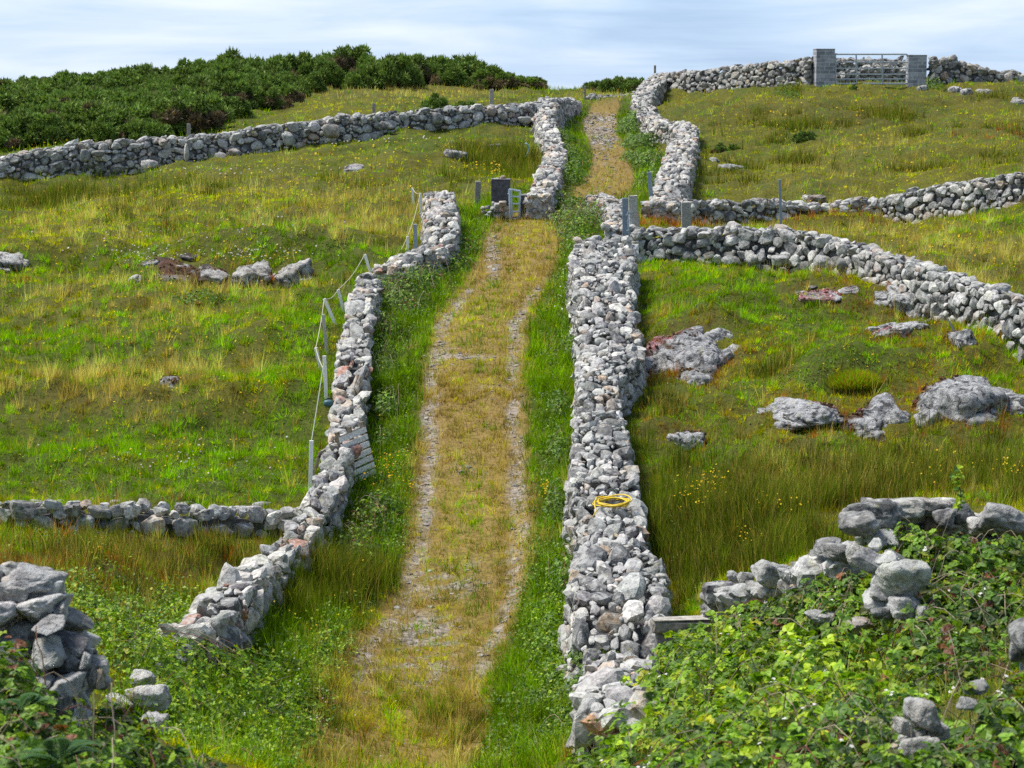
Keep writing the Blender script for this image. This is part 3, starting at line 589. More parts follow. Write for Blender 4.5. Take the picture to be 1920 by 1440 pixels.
outcrop('pale split boulder left of the largest boulder in the left field', 475, 514, 32, 18, .5, seed=13, dep=.5, col=(.44, .41, .36), p=12)
outcrop('lone squarish white stone at the left of the row of field boulders', 254, 524, 12, 9, .25, seed=14, col=(.45, .42, .38), k=4)
outcrop('dark peaty stone bank left of the pale field boulders', 335, 506, 56, 16, .34, seed=15, col=(.10,.075,.06), moss=[('moss', RUS, (0, .2, -.2), 120, .06)], k=4)
outcrop('flat stone with a dark mossy hood in the left field bank', 410, 514, 26, 10, .25, seed=16, col=(.4, .37, .33), moss=[('moss', RUS, (0, .8, .2), 90, .06)], k=4)
outcrop('whitish rock cut off by the left picture edge', 8, 486, 34, 9, .3, seed=17, col=(.5, .47, .42), k=4)
outcrop('pinkish flat rock in the upper part of the left field', 664, 313, 22, 9, .3, seed=18, col=(.38, .35, .36), k=4)
outcrop('pale rock at the left end of the rushy hollow near the upper lane wall', 852, 290, 20, 8, .3, seed=19, col=(.4, .38, .38), k=4)
outcrop('pinkish low rock behind the rushes near the upper lane wall', 925, 274, 16, 6, .22, seed=20, col=(.4, .35, .35), k=4)
outcrop('little white rock streak in the upper right field by the thick crooked wall', 1372, 313, 22, 7, .22, seed=21, k=4)
outcrop('tiny whitish rock above the white rock streak in the upper right field', 1338, 300, 10, 5, .18, seed=22, k=4)
outcrop('half-buried stone in the middle of the left field grass', 318, 712, 24, 7, .15, seed=23, moss=[('moss', RUS, (0, .4, -.1), 80, .04)], k=4)
for px, py, rx, ry, lb in ((1732,166,11,5,'small white stone at the foot of the lower block pillar'),(1792,169,12,6,'white stone left of the pair of pale hilltop stones'),(1812,172,11,7,'blocky grey hilltop stone in the middle of the stone row'),(1846,172,18,5,'flat pale slab at the right of the hilltop stone row'),(1912,190,16,9,'grey stone at the right picture edge in the upper field')):
    outcrop(lb, px, py, rx, ry, .3, seed=int(px), col=(.42, .40, .37), cat='stone', k=3)
outcrop('small brown stones showing above the low rounded-stone wall', 1528, 372, 24, 6, .2, seed=31, col=(.3, .22, .16), k=4)
# ------------------------------------------------------------------ what grows where
# kinds of growth: 0 turf 1 yellow turf 2 tall green 3 seed heads 4 rush 5 gold track grass 6 lush verge 7 red sedge 8 dead brown
NK = 9
KC = np.array([(.225,.39,.002),(.53,.50,.003),(.195,.355,.003),(.62,.46,.14),(.14,.18,.010),(.37,.28,.055),(.17,.29,.005),(.38,.12,.025),(.30,.17,.03)])
KH = np.array([.09,.10,.19,.29,.48,.12,.30,.24,.12])
KV = np.array([.25,.25,.3,.35,.25,.35,.3,.4,.4])
PATCH = [ # px, py, rx, ry, kind, weight
 # left field
 (330,500,300,26,2,1.2),(560,470,130,40,2,1.6),(600,640,110,120,2,1.6),(300,560,320,30,3,.5),(150,745,190,32,3,2.2),(320,690,180,22,3,1.6),(400,620,170,28,3,1.0),(90,590,130,30,3,.7),
 (430,410,250,36,3,1.6),(660,415,130,40,3,2.0),(720,380,90,30,3,1.3),(150,440,160,26,3,.7),(400,430,160,30,2,1.0),(200,860,260,60,2,1.4),(460,850,140,70,2,1.5),(300,900,300,40,0,1.5),(430,640,120,40,2,1.2),(120,640,160,40,2,1.4),
 (160,355,190,18,4,2.2),(20,380,90,26,4,2.6),(300,340,130,12,4,1.4),(480,350,120,18,3,.6),(600,350,160,20,4,.5),(700,345,120,20,8,.6),(300,395,16,10,4,2.5),(300,385,60,18,8,.6),
 (920,300,80,26,4,2.6),(980,330,40,30,4,2.4),(830,345,50,18,4,1.2),(900,330,90,20,4,1.2),(640,300,300,30,1,1.4),(300,440,160,26,1,1.0),(360,370,220,16,1,1.6),(700,270,200,20,0,1.5),(330,312,400,8,0,1.5),(740,310,40,12,8,1.4),(570,540,120,14,3,.8),
 (280,785,50,10,3,2.2),(320,500,80,14,8,1.0),
 # bottom left
 (220,1060,240,60,7,1.3),(220,1070,250,70,8,1.6),(300,1050,200,50,3,.6),(100,1030,140,30,2,1.0),(420,1010,70,25,8,1.2),(250,1010,220,20,4,1.0),(600,1090,80,60,4,3.2),(660,1060,50,50,4,2.0),(540,1130,60,40,4,2.4),(520,1110,70,50,8,1.0),
 # middle lane
 (560,1300,260,150,6,.8),(1010,1200,80,200,6,.8),
 # right paddock
 (1400,1000,190,70,4,2.6),(1330,960,110,70,4,1.6),(1600,900,300,50,8,1.0),(1560,900,240,40,3,.5),(1700,880,200,40,4,1.1),(1900,900,120,60,4,1.0),(1480,900,120,30,7,.7),(1300,860,90,40,2,1.0),
 (1400,560,160,60,2,1.1),(1500,640,200,60,0,1.6),(1600,680,130,30,0,1.2),(1330,520,120,40,2,.8),(1230,760,60,60,7,.5),(1270,800,70,30,8,1.4),(1440,700,80,40,8,.9),(1600,700,46,20,8,2.6),(1700,570,120,40,8,1.0),(1560,540,90,26,7,.7),(1720,830,170,30,0,1.4),(1740,690,60,30,7,1.4),(1880,700,80,60,2,1.0),(1500,800,200,30,1,.8),
 # between the right walls
 (1700,470,320,50,3,1.3),(1500,412,240,12,7,1.2),(1240,410,50,20,7,3.5),(1320,412,60,14,7,2.0),(1850,520,140,40,3,1.2),(1860,420,90,20,2,1.2),
 # upper right
 (1450,215,230,30,8,.7),(1680,225,70,24,4,1.6),(1640,210,160,30,8,.8),(1490,240,30,12,4,2.6),(1560,235,40,10,4,1.6),(1380,240,60,16,4,1.2),(1480,250,30,18,4,1.0),(1450,300,110,22,4,1.3),(1350,330,60,30,4,.9),(1480,175,40,10,4,2.2),(1870,250,80,8,7,1.8),(1760,330,120,40,1,1.2),(1600,330,200,40,3,.8),(1640,280,110,20,3,1.0),
 (1880,300,60,20,4,1.0),(1560,300,220,30,1,1.0),(1850,185,60,18,8,1.2),(1760,310,60,12,4,.8),
 # hill top
 (700,175,160,14,3,1.5),(600,200,120,16,1,1.2),(850,170,120,10,3,1.2),(1130,185,70,10,3,1.2),(330,255,180,20,6,1.0),(60,280,60,20,6,1.6),(1050,170,60,10,6,.8),(420,212,80,12,2,.8),
]
PATCH2 = [(600,1100,90,50,4,7),(650,1120,60,40,8,2),(540,1150,60,30,4,5),(700,1090,40,40,4,3),(520,1120,60,40,8,2),(660,1220,60,40,3,1.2),(930,1180,40,80,3,1.2),(990,1020,30,80,3,.8),(730,1160,60,30,1,3),(620,1300,60,60,3,1.0),(760,900,40,60,3,.6),(860,560,30,60,1,1.5),(1020,560,30,60,1,2.0),(560,1230,60,40,1,1.0),(1250,1000,40,90,4,2.0)]
GRAVX = [(800,650,60,9,.8),(850,668,80,8,1.0),(830,1100,90,30,.75),(800,1190,80,50,.85),(790,1260,80,30,.7),(870,1060,70,20,.5),(1128,250,40,30,1.0),(1125,225,36,14,1.0),(925,480,14,55,1.0),(690,1270,30,60,.6),(905,730,60,30,.35),(880,880,60,40,.35),(1130,300,30,20,.4)]
BARE = [(1740, 250, 1)]
def gravel_mask(X, Y, lat, px, py):
    nz = fbm(X * 1.3, Y * .8, 21, 3); nf = fbm(X * 5, Y * 3.2, 22, 2)
    jit = .12 * fbm(Y * .5, X * 0 + 1.1, 24, 2)
    sL = np.exp(-((lat + .98 + jit) / .17) ** 2); sR = np.exp(-((lat - .98 + jit) / .17) ** 2)
    st = np.maximum(sL, sR * .85) * sstep(30.5, 34, Y) * (1 - sstep(57.5, 61, Y)) * (.4 + .55 * sstep(-.35, .35, nz + .05 + 1.1 * nf))
    st = np.maximum(st, sL * .25 * sstep(60, 80, Y))
    for a, b, c, d, wt in GRAVX:
        st = np.maximum(st, wt * np.exp(-((px - a) / c) ** 2 - ((py - b) / d) ** 2) * sstep(-.4, .25, nf + .3 * nz))
    return np.clip(st * (np.abs(lat) < 1.45), 0, 1)
def growth(X, Y, Z, full=False):
    px, py = proj(X, Y, Z); lat, arc = lat_track(X, Y)
    n1 = fbm(X / 5, Y / 7, 31, 3); n2 = fbm(X / 1.2, Y / 1.5, 32, 2); n3 = noise2(X / .35, Y / .35, 33)
    W = np.zeros((len(X), NK))
    right = sstep(1150, 1260, px)
    W[:, 0] = .5 + 1.8 * sstep(-.1, .4, -n1 + .8 * n2) ; W[:, 1] = .7 + 2.0 * sstep(-.1, .4, n1 - .6 * n2) + .45 * right * (py < 560)
    W[:, 2] = 1.0 * sstep(0, .4, n2); W[:, 3] = .08 + .22 * sstep(.1, .6, n2 - n1); W[:, 8] = .05 + .18 * sstep(.15, .5, -n2) + .10 * right; W[:, 7] = .015
    gx_ = px + 40 * n2; gy_ = py + 10 * n1
    for a, b, c, d, k, wt in PATCH:
        q = ((gx_ - a) / c) ** 2 + ((gy_ - b) / d) ** 2
        W[:, k] += np.where(q < 5, np.array([2.4, 2.6, 2.8, .9, .45, 2, 2, .8, 1.2])[k] * wt * np.exp(-q * 1.1) * (.45 + 1.1 * sstep(-.3, .5, n2 + .7 * n3)), 0)
    lat = lat * (1 + .5 * sstep(76, 92, Y)); al = np.abs(lat); inl = 1 - sstep(119, 127, Y)
    verge = sstep(1.15, 1.45, al + .25 * n2) * (1 - sstep(2.6, 3.4, al)) * inl
    tr = (1 - sstep(1.15, 1.4, al + .2 * n2)) * inl
    for k in range(NK): W[:, k] *= (1 - .92 * verge) * (1 - tr)
    W[:, 6] += 1.7 * verge; W[:, 2] += 1.4 * verge; W[:, 1] += .7 * verge * sstep(-.2, .4, n1 + n2); W[:, 3] += .35 * verge * sstep(.0, .5, n2); W[:, 8] += .2 * verge
    ctr = np.exp(-(al / .62) ** 2); W[:, 5] += tr * (2.4 - 1.5 * ctr); W[:, 1] += tr * ctr * 1.3; W[:, 2] += tr * ctr * .8 * sstep(-.2, .4, n1 - n2); W[:, 0] += tr * ctr * .8 * sstep(-.2, .4, n2); W[:, 3] += tr * .8 * np.exp(-((al - .95) / .3) ** 2); W[:, 1] += tr * (.35 + 1.1 * sstep(-.2, .4, n2 + n1)); W[:, 2] += tr * .7 * sstep(-.1, .4, n1 - n2); W[:, 8] += tr * .8; W[:, 0] += tr * .9 * sstep(-.1, .5, n2 + n1); W[:, 3] += tr * .35; nr = (Y < 35)[:] * tr; W[:, 1] += nr * .6; W[:, 2] += nr * .6 * ctr * sstep(-.3, .3, n2)
    W[:, 2] += tr * 1.2 * (1 - sstep(.0, .3, al)) * sstep(-.2, .4, n1) * 0.6
    for a, b, c, d, k, wt in PATCH2:
        q = ((px - a) / c) ** 2 + ((py - b) / d) ** 2; e = np.where(q < 4, wt * np.exp(-q * 1.2) * (.4 + 1.2 * sstep(-.2, .4, n2 + .6 * n3)), 0) * (al > 1.1)
        W *= 1 / (1 + .6 * e[:, None]); W[:, k] += e
    for x, y, a, b, rz in ROCKS:          # russet moss and sedge round the bedrock
        if a < .35 or y > 62: continue
        q = np.hypot((X - x) / (a * 1.5), (Y - y) / (b * 1.6)); e = np.exp(-((q - .8) / .4) ** 2) * sstep(-.35, .3, n2 + .5 * n3)
        W[:, 8] += 3.4 * e; W[:, 7] += .8 * e; W[:, 5] += .6 * e
    gv = gravel_mask(X, Y, lat, px, py) * tr
    return px, py, lat, n1, n2, n3, W / W.sum(1, keepdims=True), gv, tr, verge

# ground tint from the same growth
sel = (np.abs(gx) < 60) & (gy > 4) & (gy < 168)
fx, fy, fz = gx[sel], gy[sel], GZ[sel]
r_ = growth(fx, fy, fz)
gcol = np.full((gx.size, 3), .06); gcol[:] = (.07, .085, .02)
base = (r_[6] @ KC) * .16 + np.array([.016, .014, .005])
lat_all = r_[2]
soil = r_[8][:, None]; base = base * (1 - soil * .5) + soil * .5 * np.array([.36, .23, .08])
gcol[sel.ravel()] = base
galpha = np.zeros(gx.size); galpha[sel.ravel()] = r_[7]

# ------------------------------------------------------------------ grass blades
def sample_ground(n, y0, y1, pw=2.0, mx=2.5, margin=60):
    yy = np.linspace(y0, y1, 3000); pdf = (.54 * yy / 2 + mx) * yy ** -pw; cdf = np.cumsum(pdf); cdf /= cdf[-1]
    Y = np.interp(rng.uniform(0, 1, n), cdf, yy); X = rng.uniform(-1, 1, n) * (.315 * Y + mx)
    return X, Y
def on_rock(X, Y):
    m = np.zeros(len(X), bool)
    for x, y, a, b, rz in ROCKS:
        c, s = math.cos(-rz), math.sin(-rz); dx = (X - x) * c - (Y - y) * s; dy = (X - x) * s + (Y - y) * c
        m |= (dx / a) ** 2 + (dy / b) ** 2 < .5
    return m
def blades(X, Y, Z, h, wd, lean, col, az=None, five=True, tipc=1.25):
    n = len(X); az = rng.uniform(0, 2 * np.pi, n) if az is None else az
    fa = rng.uniform(0, np.pi, n)                           # which way the flat of the blade faces
    d = np.stack([np.cos(az), np.sin(az)], -1); s = np.stack([np.cos(fa), np.sin(fa), 0 * fa], -1) * (wd / 2)[:, None]
    r = np.stack([X, Y, Z - .015], -1)
    mid = r + np.concatenate([d * (np.sin(lean * .55) * h * .55)[:, None], (np.cos(lean * .55) * h * .55)[:, None]], 1)
    tip = mid + np.concatenate([d * (np.sin(lean * 1.5) * h * .45)[:, None], (np.cos(lean * 1.5) * h * .45)[:, None]], 1)
    if five:
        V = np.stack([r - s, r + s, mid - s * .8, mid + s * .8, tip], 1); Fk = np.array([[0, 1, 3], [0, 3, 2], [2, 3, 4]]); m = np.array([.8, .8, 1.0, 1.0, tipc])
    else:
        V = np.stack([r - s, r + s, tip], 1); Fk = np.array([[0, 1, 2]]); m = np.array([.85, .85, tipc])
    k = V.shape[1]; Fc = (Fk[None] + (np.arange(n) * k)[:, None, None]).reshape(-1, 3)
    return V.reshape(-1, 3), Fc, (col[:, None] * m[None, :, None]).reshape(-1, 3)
def grow_grass(N, y0, y1, five, pw=2.0):
    X, Y = sample_ground(N, y0, y1, pw)
    sp_ = .26 if y0 < 47 else (.34 if y0 < 70 else .55)                 # tussocks: most blades spring from a shared crown
    ci, cj = np.floor(X / sp_).astype(int), np.floor(Y / sp_).astype(int); hsh = _perm[(_perm[ci & 4095] + cj) & 4095]
    u1, u2, u3, u4 = [(_perm[(hsh + q) & 4095] + .5) / 4096 for q in (0, 911, 1777, 2903)]
    tx_, ty_ = (ci + .15 + .7 * u1) * sp_, (cj + .15 + .7 * u2) * sp_
    la_, _ = lat_track(X, Y); member = rng.uniform(0, 1, N) < np.where(np.abs(la_) < 1.3, .45, .8)
    sg_ = sp_ * (.10 + .22 * u3); ox_, oy_ = rng.normal(0, 1, N) * sg_, rng.normal(0, 1, N) * sg_
    X = np.where(member, tx_ + ox_, X); Y = np.where(member, ty_ + oy_, Y)
    taz = np.where(member, np.arctan2(oy_, ox_) + rng.normal(0, .5, N), rng.uniform(0, 6.283, N)); tcol = np.where(member, .55 + .85 * u4, .75); th_ = np.where(member, .7 + .75 * u3, .7); tu = np.where(member, u1, rng.uniform(0, 1, N)); tw = u2
    Z = T(X, Y)
    px, py = proj(X, Y, Z); k = (px > -330) & (px < 2250) & (py < 1600) & ~(on_rock(X, Y) & (rng.uniform(0, 1, N) < .93)); X, Y, Z, taz, tcol, th_, tu, tw, member = [a[k] for a in (X, Y, Z, taz, tcol, th_, tu, tw, member)]
    px, py, lat, n1, n2, n3, W, gv, tr, vg = growth(X, Y, Z)
    tuft = noise2(X * 2.6, Y * 2.6, 41) + .6 * noise2(X * 6.5, Y * 6.5, 42)
    keep = rng.uniform(0, 1, len(X)) < (.3 + .7 * sstep(-.5, .35, tuft)) * (1 - .96 * gv)
    X, Y, Z, n1, n2, n3, W, tuft, tr, vg, taz, tcol, th_, tu, tw, member = [a[keep] for a in (X, Y, Z, n1, n2, n3, W, tuft, tr, vg, taz, tcol, th_, tu, tw, member)]
    same = rng.uniform(0, 1, len(X)) < .72                              # a tussock is mostly of one kind
    kd = (W.cumsum(1) > np.where(same & member, (tu * 7.3 + tw * 3.1) % 1, rng.uniform(0, 1, len(X)))[:, None] * .99999).argmax(1)
    n = len(X)
    h = KH[kd] * (1 + KV[kd] * rng.normal(0, 1, n)).clip(.35, 2) * (.8 + .55 * sstep(-.6, .9, tuft)) 
    h *= np.where((tr > .5) & (Y < 33), 1.35, 1.0) * th_
    col = KC[kd] * rng.uniform(.62, 1.4, (n, 1)) * (np.clip(1 + .3 * n1 + .6 * n2 + .45 * n3, .35, 2.0) * tcol)[:, None]
    hue = rng.normal(0, 1, n)[:, None]; col = col * (1 + hue * np.array([.14, .02, .05]))
    dead = rng.uniform(0, 1, n) < .03; col[dead] = np.array([.33, .26, .12]) * rng.uniform(.6, 1.2, (dead.sum(), 1))
    wd = np.maximum(.005, .00030 * Y) * np.array([1.2, 1.2, 1.2, .8, .75, 1, 1.5, .9, 1.2])[kd] * rng.uniform(.7, 1.3, n)
    lean = np.abs(rng.normal(.55, .3, n)) * np.array([1.2, 1.2, 1, .6, .35, 1.1, 1.1, .6, 1.5])[kd]
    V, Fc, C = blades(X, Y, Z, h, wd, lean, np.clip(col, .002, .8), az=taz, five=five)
    # pale or rusty seed heads on the tall stalks
    sd = np.where(((kd == 3) | (kd == 7)) & (rng.uniform(0, 1, n) < .55))[0]
    return V, Fc, C
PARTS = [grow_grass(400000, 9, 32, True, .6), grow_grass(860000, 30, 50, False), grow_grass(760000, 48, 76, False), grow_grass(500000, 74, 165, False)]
o_ = 0; Vs, Fs, Cs = [], [], []
for V, Fc, C in PARTS: Vs.append(V); Fs.append(Fc + o_); Cs.append(C); o_ += len(V)
tag(link_mesh('grass', np.vstack(Vs), np.vstack(Fs), M_GRASS, None, np.vstack(Cs)), 'mixed green golden and rusty grass covering the fields and the lane', 'grass', kind='stuff')
del PARTS, Vs, Fs, Cs

# ------------------------------------------------------------------ rushes in the wet hollows
def rushes(spots):
    VV, FF, CC = [], [], []; o = 0
    for px, py, rx, ry, n, hh, w8 in spots:
        c = hit(px, py); c1 = hit(px + rx, py); c2 = hit(px, max(175, py - ry)); n = int(n * .8); m_ = max(5, n // 75)
        cx = c[0] + abs(c1[0] - c[0]) * rng.normal(0, .55, m_); cy = c[1] + abs(c2[1] - c[1]) * rng.normal(0, .55, m_)
        i = rng.integers(0, m_, n); sp_ = .10 + .002 * c[1]; ox, oy = rng.normal(0, sp_, n), rng.normal(0, sp_, n); X, Y = cx[i] + ox, cy[i] + oy
        la, _ = lat_track(X, Y); k = (np.abs(la) > 1.25) & ~on_rock(X, Y); X, Y, ox, oy, i = X[k], Y[k], ox[k], oy[k], i[k]; n = len(X)
        cs = np.array([(.09,.125,.010),(.15,.19,.012),(.23,.17,.035),(.36,.27,.08),(.06,.08,.012)]); p_ = np.array([3, 2.4, 2.6 * w8 + .4, 1.4 * w8 + .2, 2]); ci = rng.choice(5, n, p=p_ / p_.sum())
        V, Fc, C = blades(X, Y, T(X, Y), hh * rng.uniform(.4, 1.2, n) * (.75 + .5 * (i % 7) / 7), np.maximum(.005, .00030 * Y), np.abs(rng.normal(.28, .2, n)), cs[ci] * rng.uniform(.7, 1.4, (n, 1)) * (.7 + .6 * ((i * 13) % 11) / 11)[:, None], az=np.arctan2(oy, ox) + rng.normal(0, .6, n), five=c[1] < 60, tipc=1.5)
        VV.append(V); FF.append(Fc + o); CC.append(C); o += len(V)
    tag(link_mesh('rushes', np.vstack(VV), np.vstack(FF), M_GRASS, None, np.vstack(CC)), 'dark tufts of rushes in the wet hollows and against the walls', 'rushes', kind='stuff')
rushes([(610,1105,60,30,3200,.8,.4),(660,1120,40,30,1800,.65,.5),(560,1140,50,20,1600,.6,.5),(700,1085,26,26,700,.5,.6),(1400,990,150,50,6500,.7,.6),(1310,950,70,60,3500,.65,.5),(1560,940,150,40,5000,.55,1),(1720,900,160,40,4500,.5,.9),(1880,900,70,50,2400,.55,.7),(1300,1060,50,40,1800,.6,.4),(1450,900,160,26,3000,.45,1.2),(1480,1030,80,30,2600,.65,.6),
 (230,1060,220,55,4200,.45,1.4),(120,1050,120,40,1800,.45,1.2),(400,1030,60,24,1200,.45,1.0),(60,380,110,20,2600,.7,.5),(170,368,90,14,1800,.65,.5),(300,358,90,10,1200,.55,.5),(915,300,50,18,1800,.75,.5),(975,330,26,30,1500,.75,.5),(955,290,40,12,900,.7,.4),(850,335,40,12,500,.5,.6),(300,398,14,5,160,.5,.4),(620,335,60,8,400,.4,.9),(700,350,70,10,400,.4,1.2),
 (1665,218,60,12,1500,.6,.9),(1490,238,24,8,500,.6,.5),(1555,236,40,6,500,.55,.8),(1430,225,60,10,700,.5,.8),(1480,172,22,6,260,.6,1),(1440,262,30,10,380,.55,.6),(1400,320,60,10,800,.55,.6),(1470,305,50,8,700,.55,.5),(1335,335,40,16,500,.5,.6),(1760,245,70,8,600,.5,.8),(1870,300,40,10,500,.5,.5),(1770,310,50,8,400,.45,.6),(1900,240,40,8,300,.5,.6),(1870,182,40,6,300,.5,.6),(1700,320,80,8,500,.45,.8),(1560,285,60,8,400,.45,.7),
 (1600,730,50,8,500,.4,1.0),(1240,770,30,30,500,.4,1.0),(1440,700,50,14,600,.4,.8)])
# ------------------------------------------------------------------ flowers in the grass
def discs(name, label, spots, cols, rad=.02):
    VV, FF, CC = [], [], []; k = 0
    for px, py, rx, ry, n, h in spots:
        x_ = px + rng.normal(0, 1, n) * rx * .5; y_ = py + rng.normal(0, 1, n) * ry * .5
        for a, b in zip(x_, y_):
            if not (-20 < a < 1940 and 150 < b < 1500): continue
            p = hit(a, b, h * .6)
            r = max(rad, .00046 * p[1]) * rng.uniform(.6, 1.3); zz = p[2] + h * rng.uniform(.7, 1.25)
            th = np.linspace(0, 2 * np.pi, 6, endpoint=False); nn = rng.normal(0, .5, 3) + [0, -.5, 1]; nn /= np.linalg.norm(nn)
            u = np.cross(nn, [1, 0, 0]); u /= np.linalg.norm(u); v = np.cross(nn, u)
            V = np.array([p[0], p[1], zz]) + r * (np.cos(th)[:, None] * u + np.sin(th)[:, None] * v)
            V = np.vstack([np.array([p[0], p[1], zz]) - nn * r * .35, V])
            VV.append(V); FF.append(np.array([[0, j + 1, (j + 1) % 6 + 1] for j in range(6)]) + k); k += 7
            CC.append(np.broadcast_to(np.array(cols[rng.integers(len(cols))]) * rng.uniform(.8, 1.1), (7, 3)))
    tag(link_mesh(name, np.vstack(VV), np.vstack(FF), M_PETAL, None, np.vstack(CC)), label, 'flowers', kind='stuff')
YE = [(.75, .52, .01), (.8, .6, .02), (.7, .42, .01)]
discs('yellow_flowers', 'scattered yellow buttercups and ragwort heads in the grass', [
 (300,540,330,70,150,.2),(350,620,300,60,90,.22),(350,720,280,70,90,.25),(300,850,300,80,70,.25),(300,380,300,70,120,.18),(560,340,260,50,110,.15),(720,270,200,40,60,.12),(480,480,120,20,30,.18),(140,285,200,20,40,.3),
 (735,880,40,26,45,.5),(710,890,46,40,20,.45),(765,920,12,18,14,.4),(1310,935,46,26,60,.55),(1340,910,24,14,24,.55),(1460,960,70,14,20,.5),(1400,1020,22,14,18,.5),(1890,890,40,14,30,.5),(1500,700,250,90,50,.15),(1560,620,200,60,24,.12),(1800,480,180,60,120,.25),(1620,440,200,24,50,.25),
 (1650,300,250,80,70,.15),(1450,230,220,40,40,.12),(1650,210,200,20,24,.12),(930,325,12,12,26,.5),(900,318,50,14,20,.4),(1020,930,10,14,24,.4),(185,1040,14,8,10,.45),(560,1160,200,80,26,.4),(640,1080,80,60,12,.5),(820,190,140,14,30,.25),(1760,885,100,30,20,.45),(420,245,200,14,30,.3)], YE, .014)
discs('white_flowers', 'small white clover and daisies dotted through the grass', [
 (260,480,110,14,60,.1),(450,475,140,16,70,.1),(330,450,200,24,50,.1),(400,320,240,8,50,.08),(700,262,200,8,40,.08),(230,880,240,50,40,.15),(420,860,160,50,24,.15),(1060,570,20,10,14,.7),(1052,590,16,10,8,.7),(560,1340,160,90,40,.35),(350,860,30,20,12,.2),(1480,1180,60,20,10,.5),(520,420,180,30,24,.15)], [(.62, .6, .52), (.7, .66, .6), (.55, .42, .45)], .010)

# ------------------------------------------------------------------ gravel on the lane
X, Y = sample_ground(300000, 27, 125, 1.6, .0); X = None
yy = rng.uniform(0, 1, 200000); 
Yg = 28 * (125 / 28) ** yy
# follow the track: random point on the centre line plus offset
tl = np.hypot(*np.diff(TP, axis=0).T); cum = np.concatenate([[0], np.cumsum(tl)])
sA = np.interp(Yg, TP[:, 1], cum); bx = np.interp(sA, cum, TP[:, 0]); Xg = bx + rng.uniform(-1.7, 1.7, len(Yg))
Zg = T(Xg, Yg); gp = growth(Xg, Yg, Zg)
k = rng.uniform(0, 1, len(Yg)) < gp[7] * np.where(gp[7] > .25, 1, .1) * .10 + .0015 * gp[8]
Xg, Yg, Zg = Xg[k], Yg[k], Zg[k]; n = len(Xg)
mb = MB(); r = np.maximum(.014, .0005 * Yg) * rng.lognormal(0, .45, n).clip(.5, 3)
place_stones(mb, np.stack([Xg, Yg, Zg + r * .1], -1), rots(rng.normal(size=(n, 3)), rng.uniform(0, .6, n)), np.stack([r * 1.3, r, r * .5], -1), 'pale', 1, stone_cols('brown', n) * np.array([.9, .86, .85]))
tag(mb.build('gravel', M_STONE), 'loose grey gravel in the wheel tracks of the lane', 'gravel', kind='stuff')
print('gravel', n)

# ------------------------------------------------------------------ leaves
LEAF_R = np.array([(0,0),(.28,.36),(.55,.40),(.8,.24),(1,0)])
def leaf_geo(P0, A, N, size, detail):
    """leaves from base points along A with face normal N"""
    A = A / (np.linalg.norm(A, axis=1, keepdims=True) + 1e-9); Bv = np.cross(N, A); Bv /= np.linalg.norm(Bv, axis=1, keepdims=True) + 1e-9; Nn = np.cross(A, Bv)
    s = size[:, None]
    if detail:
        v = [P0]
        for t, wd in LEAF_R[1:4]:
            mid = P0 + A * t * s - Nn * (.12 * t * t) * s
            v += [mid - Bv * wd * s + Nn * .12 * s, mid, mid + Bv * wd * s + Nn * .12 * s]
        v.append(P0 + A * s - Nn * .16 * s); V = np.stack(v, 1)
        Fk = [(0,2,1),(0,3,2)]
        for a in (1, 4): Fk += [(a,a+1,a+4),(a,a+4,a+3),(a+1,a+2,a+5),(a+1,a+5,a+4)]
        Fk += [(7,8,10),(8,9,10)]
    else:
        V = np.stack([P0, P0 + A * .5 * s - Bv * .4 * s + Nn * .1 * s, P0 + A * s, P0 + A * .5 * s + Bv * .4 * s + Nn * .1 * s], 1); Fk = [(0,2,1),(0,3,2)]
    k = V.shape[1]; Fk = np.array(Fk)
    return V.reshape(-1, 3), (Fk[None] + (np.arange(len(P0)) * k)[:, None, None]).reshape(-1, 3), k
LC = {'bramble': [(.15,.27,.015),(.09,.18,.015),(.22,.35,.015),(.24,.31,.015),(.04,.085,.012),(.20,.075,.03),(.14,.15,.05)],
      'bright': [(.21,.35,.012),(.33,.44,.012),(.14,.26,.012),(.07,.14,.010),(.40,.40,.02)],
      'verge': [(.11,.21,.012),(.075,.15,.012),(.16,.27,.012),(.22,.27,.03),(.05,.10,.012)]}
LW = {'bramble': [2.6, 3, 1.6, .8, 2.2, .5, .9], 'bright': [2.6, 2, 2.8, 2.2, .5], 'verge': [3, 2.6, 2, .7, 1.2]}
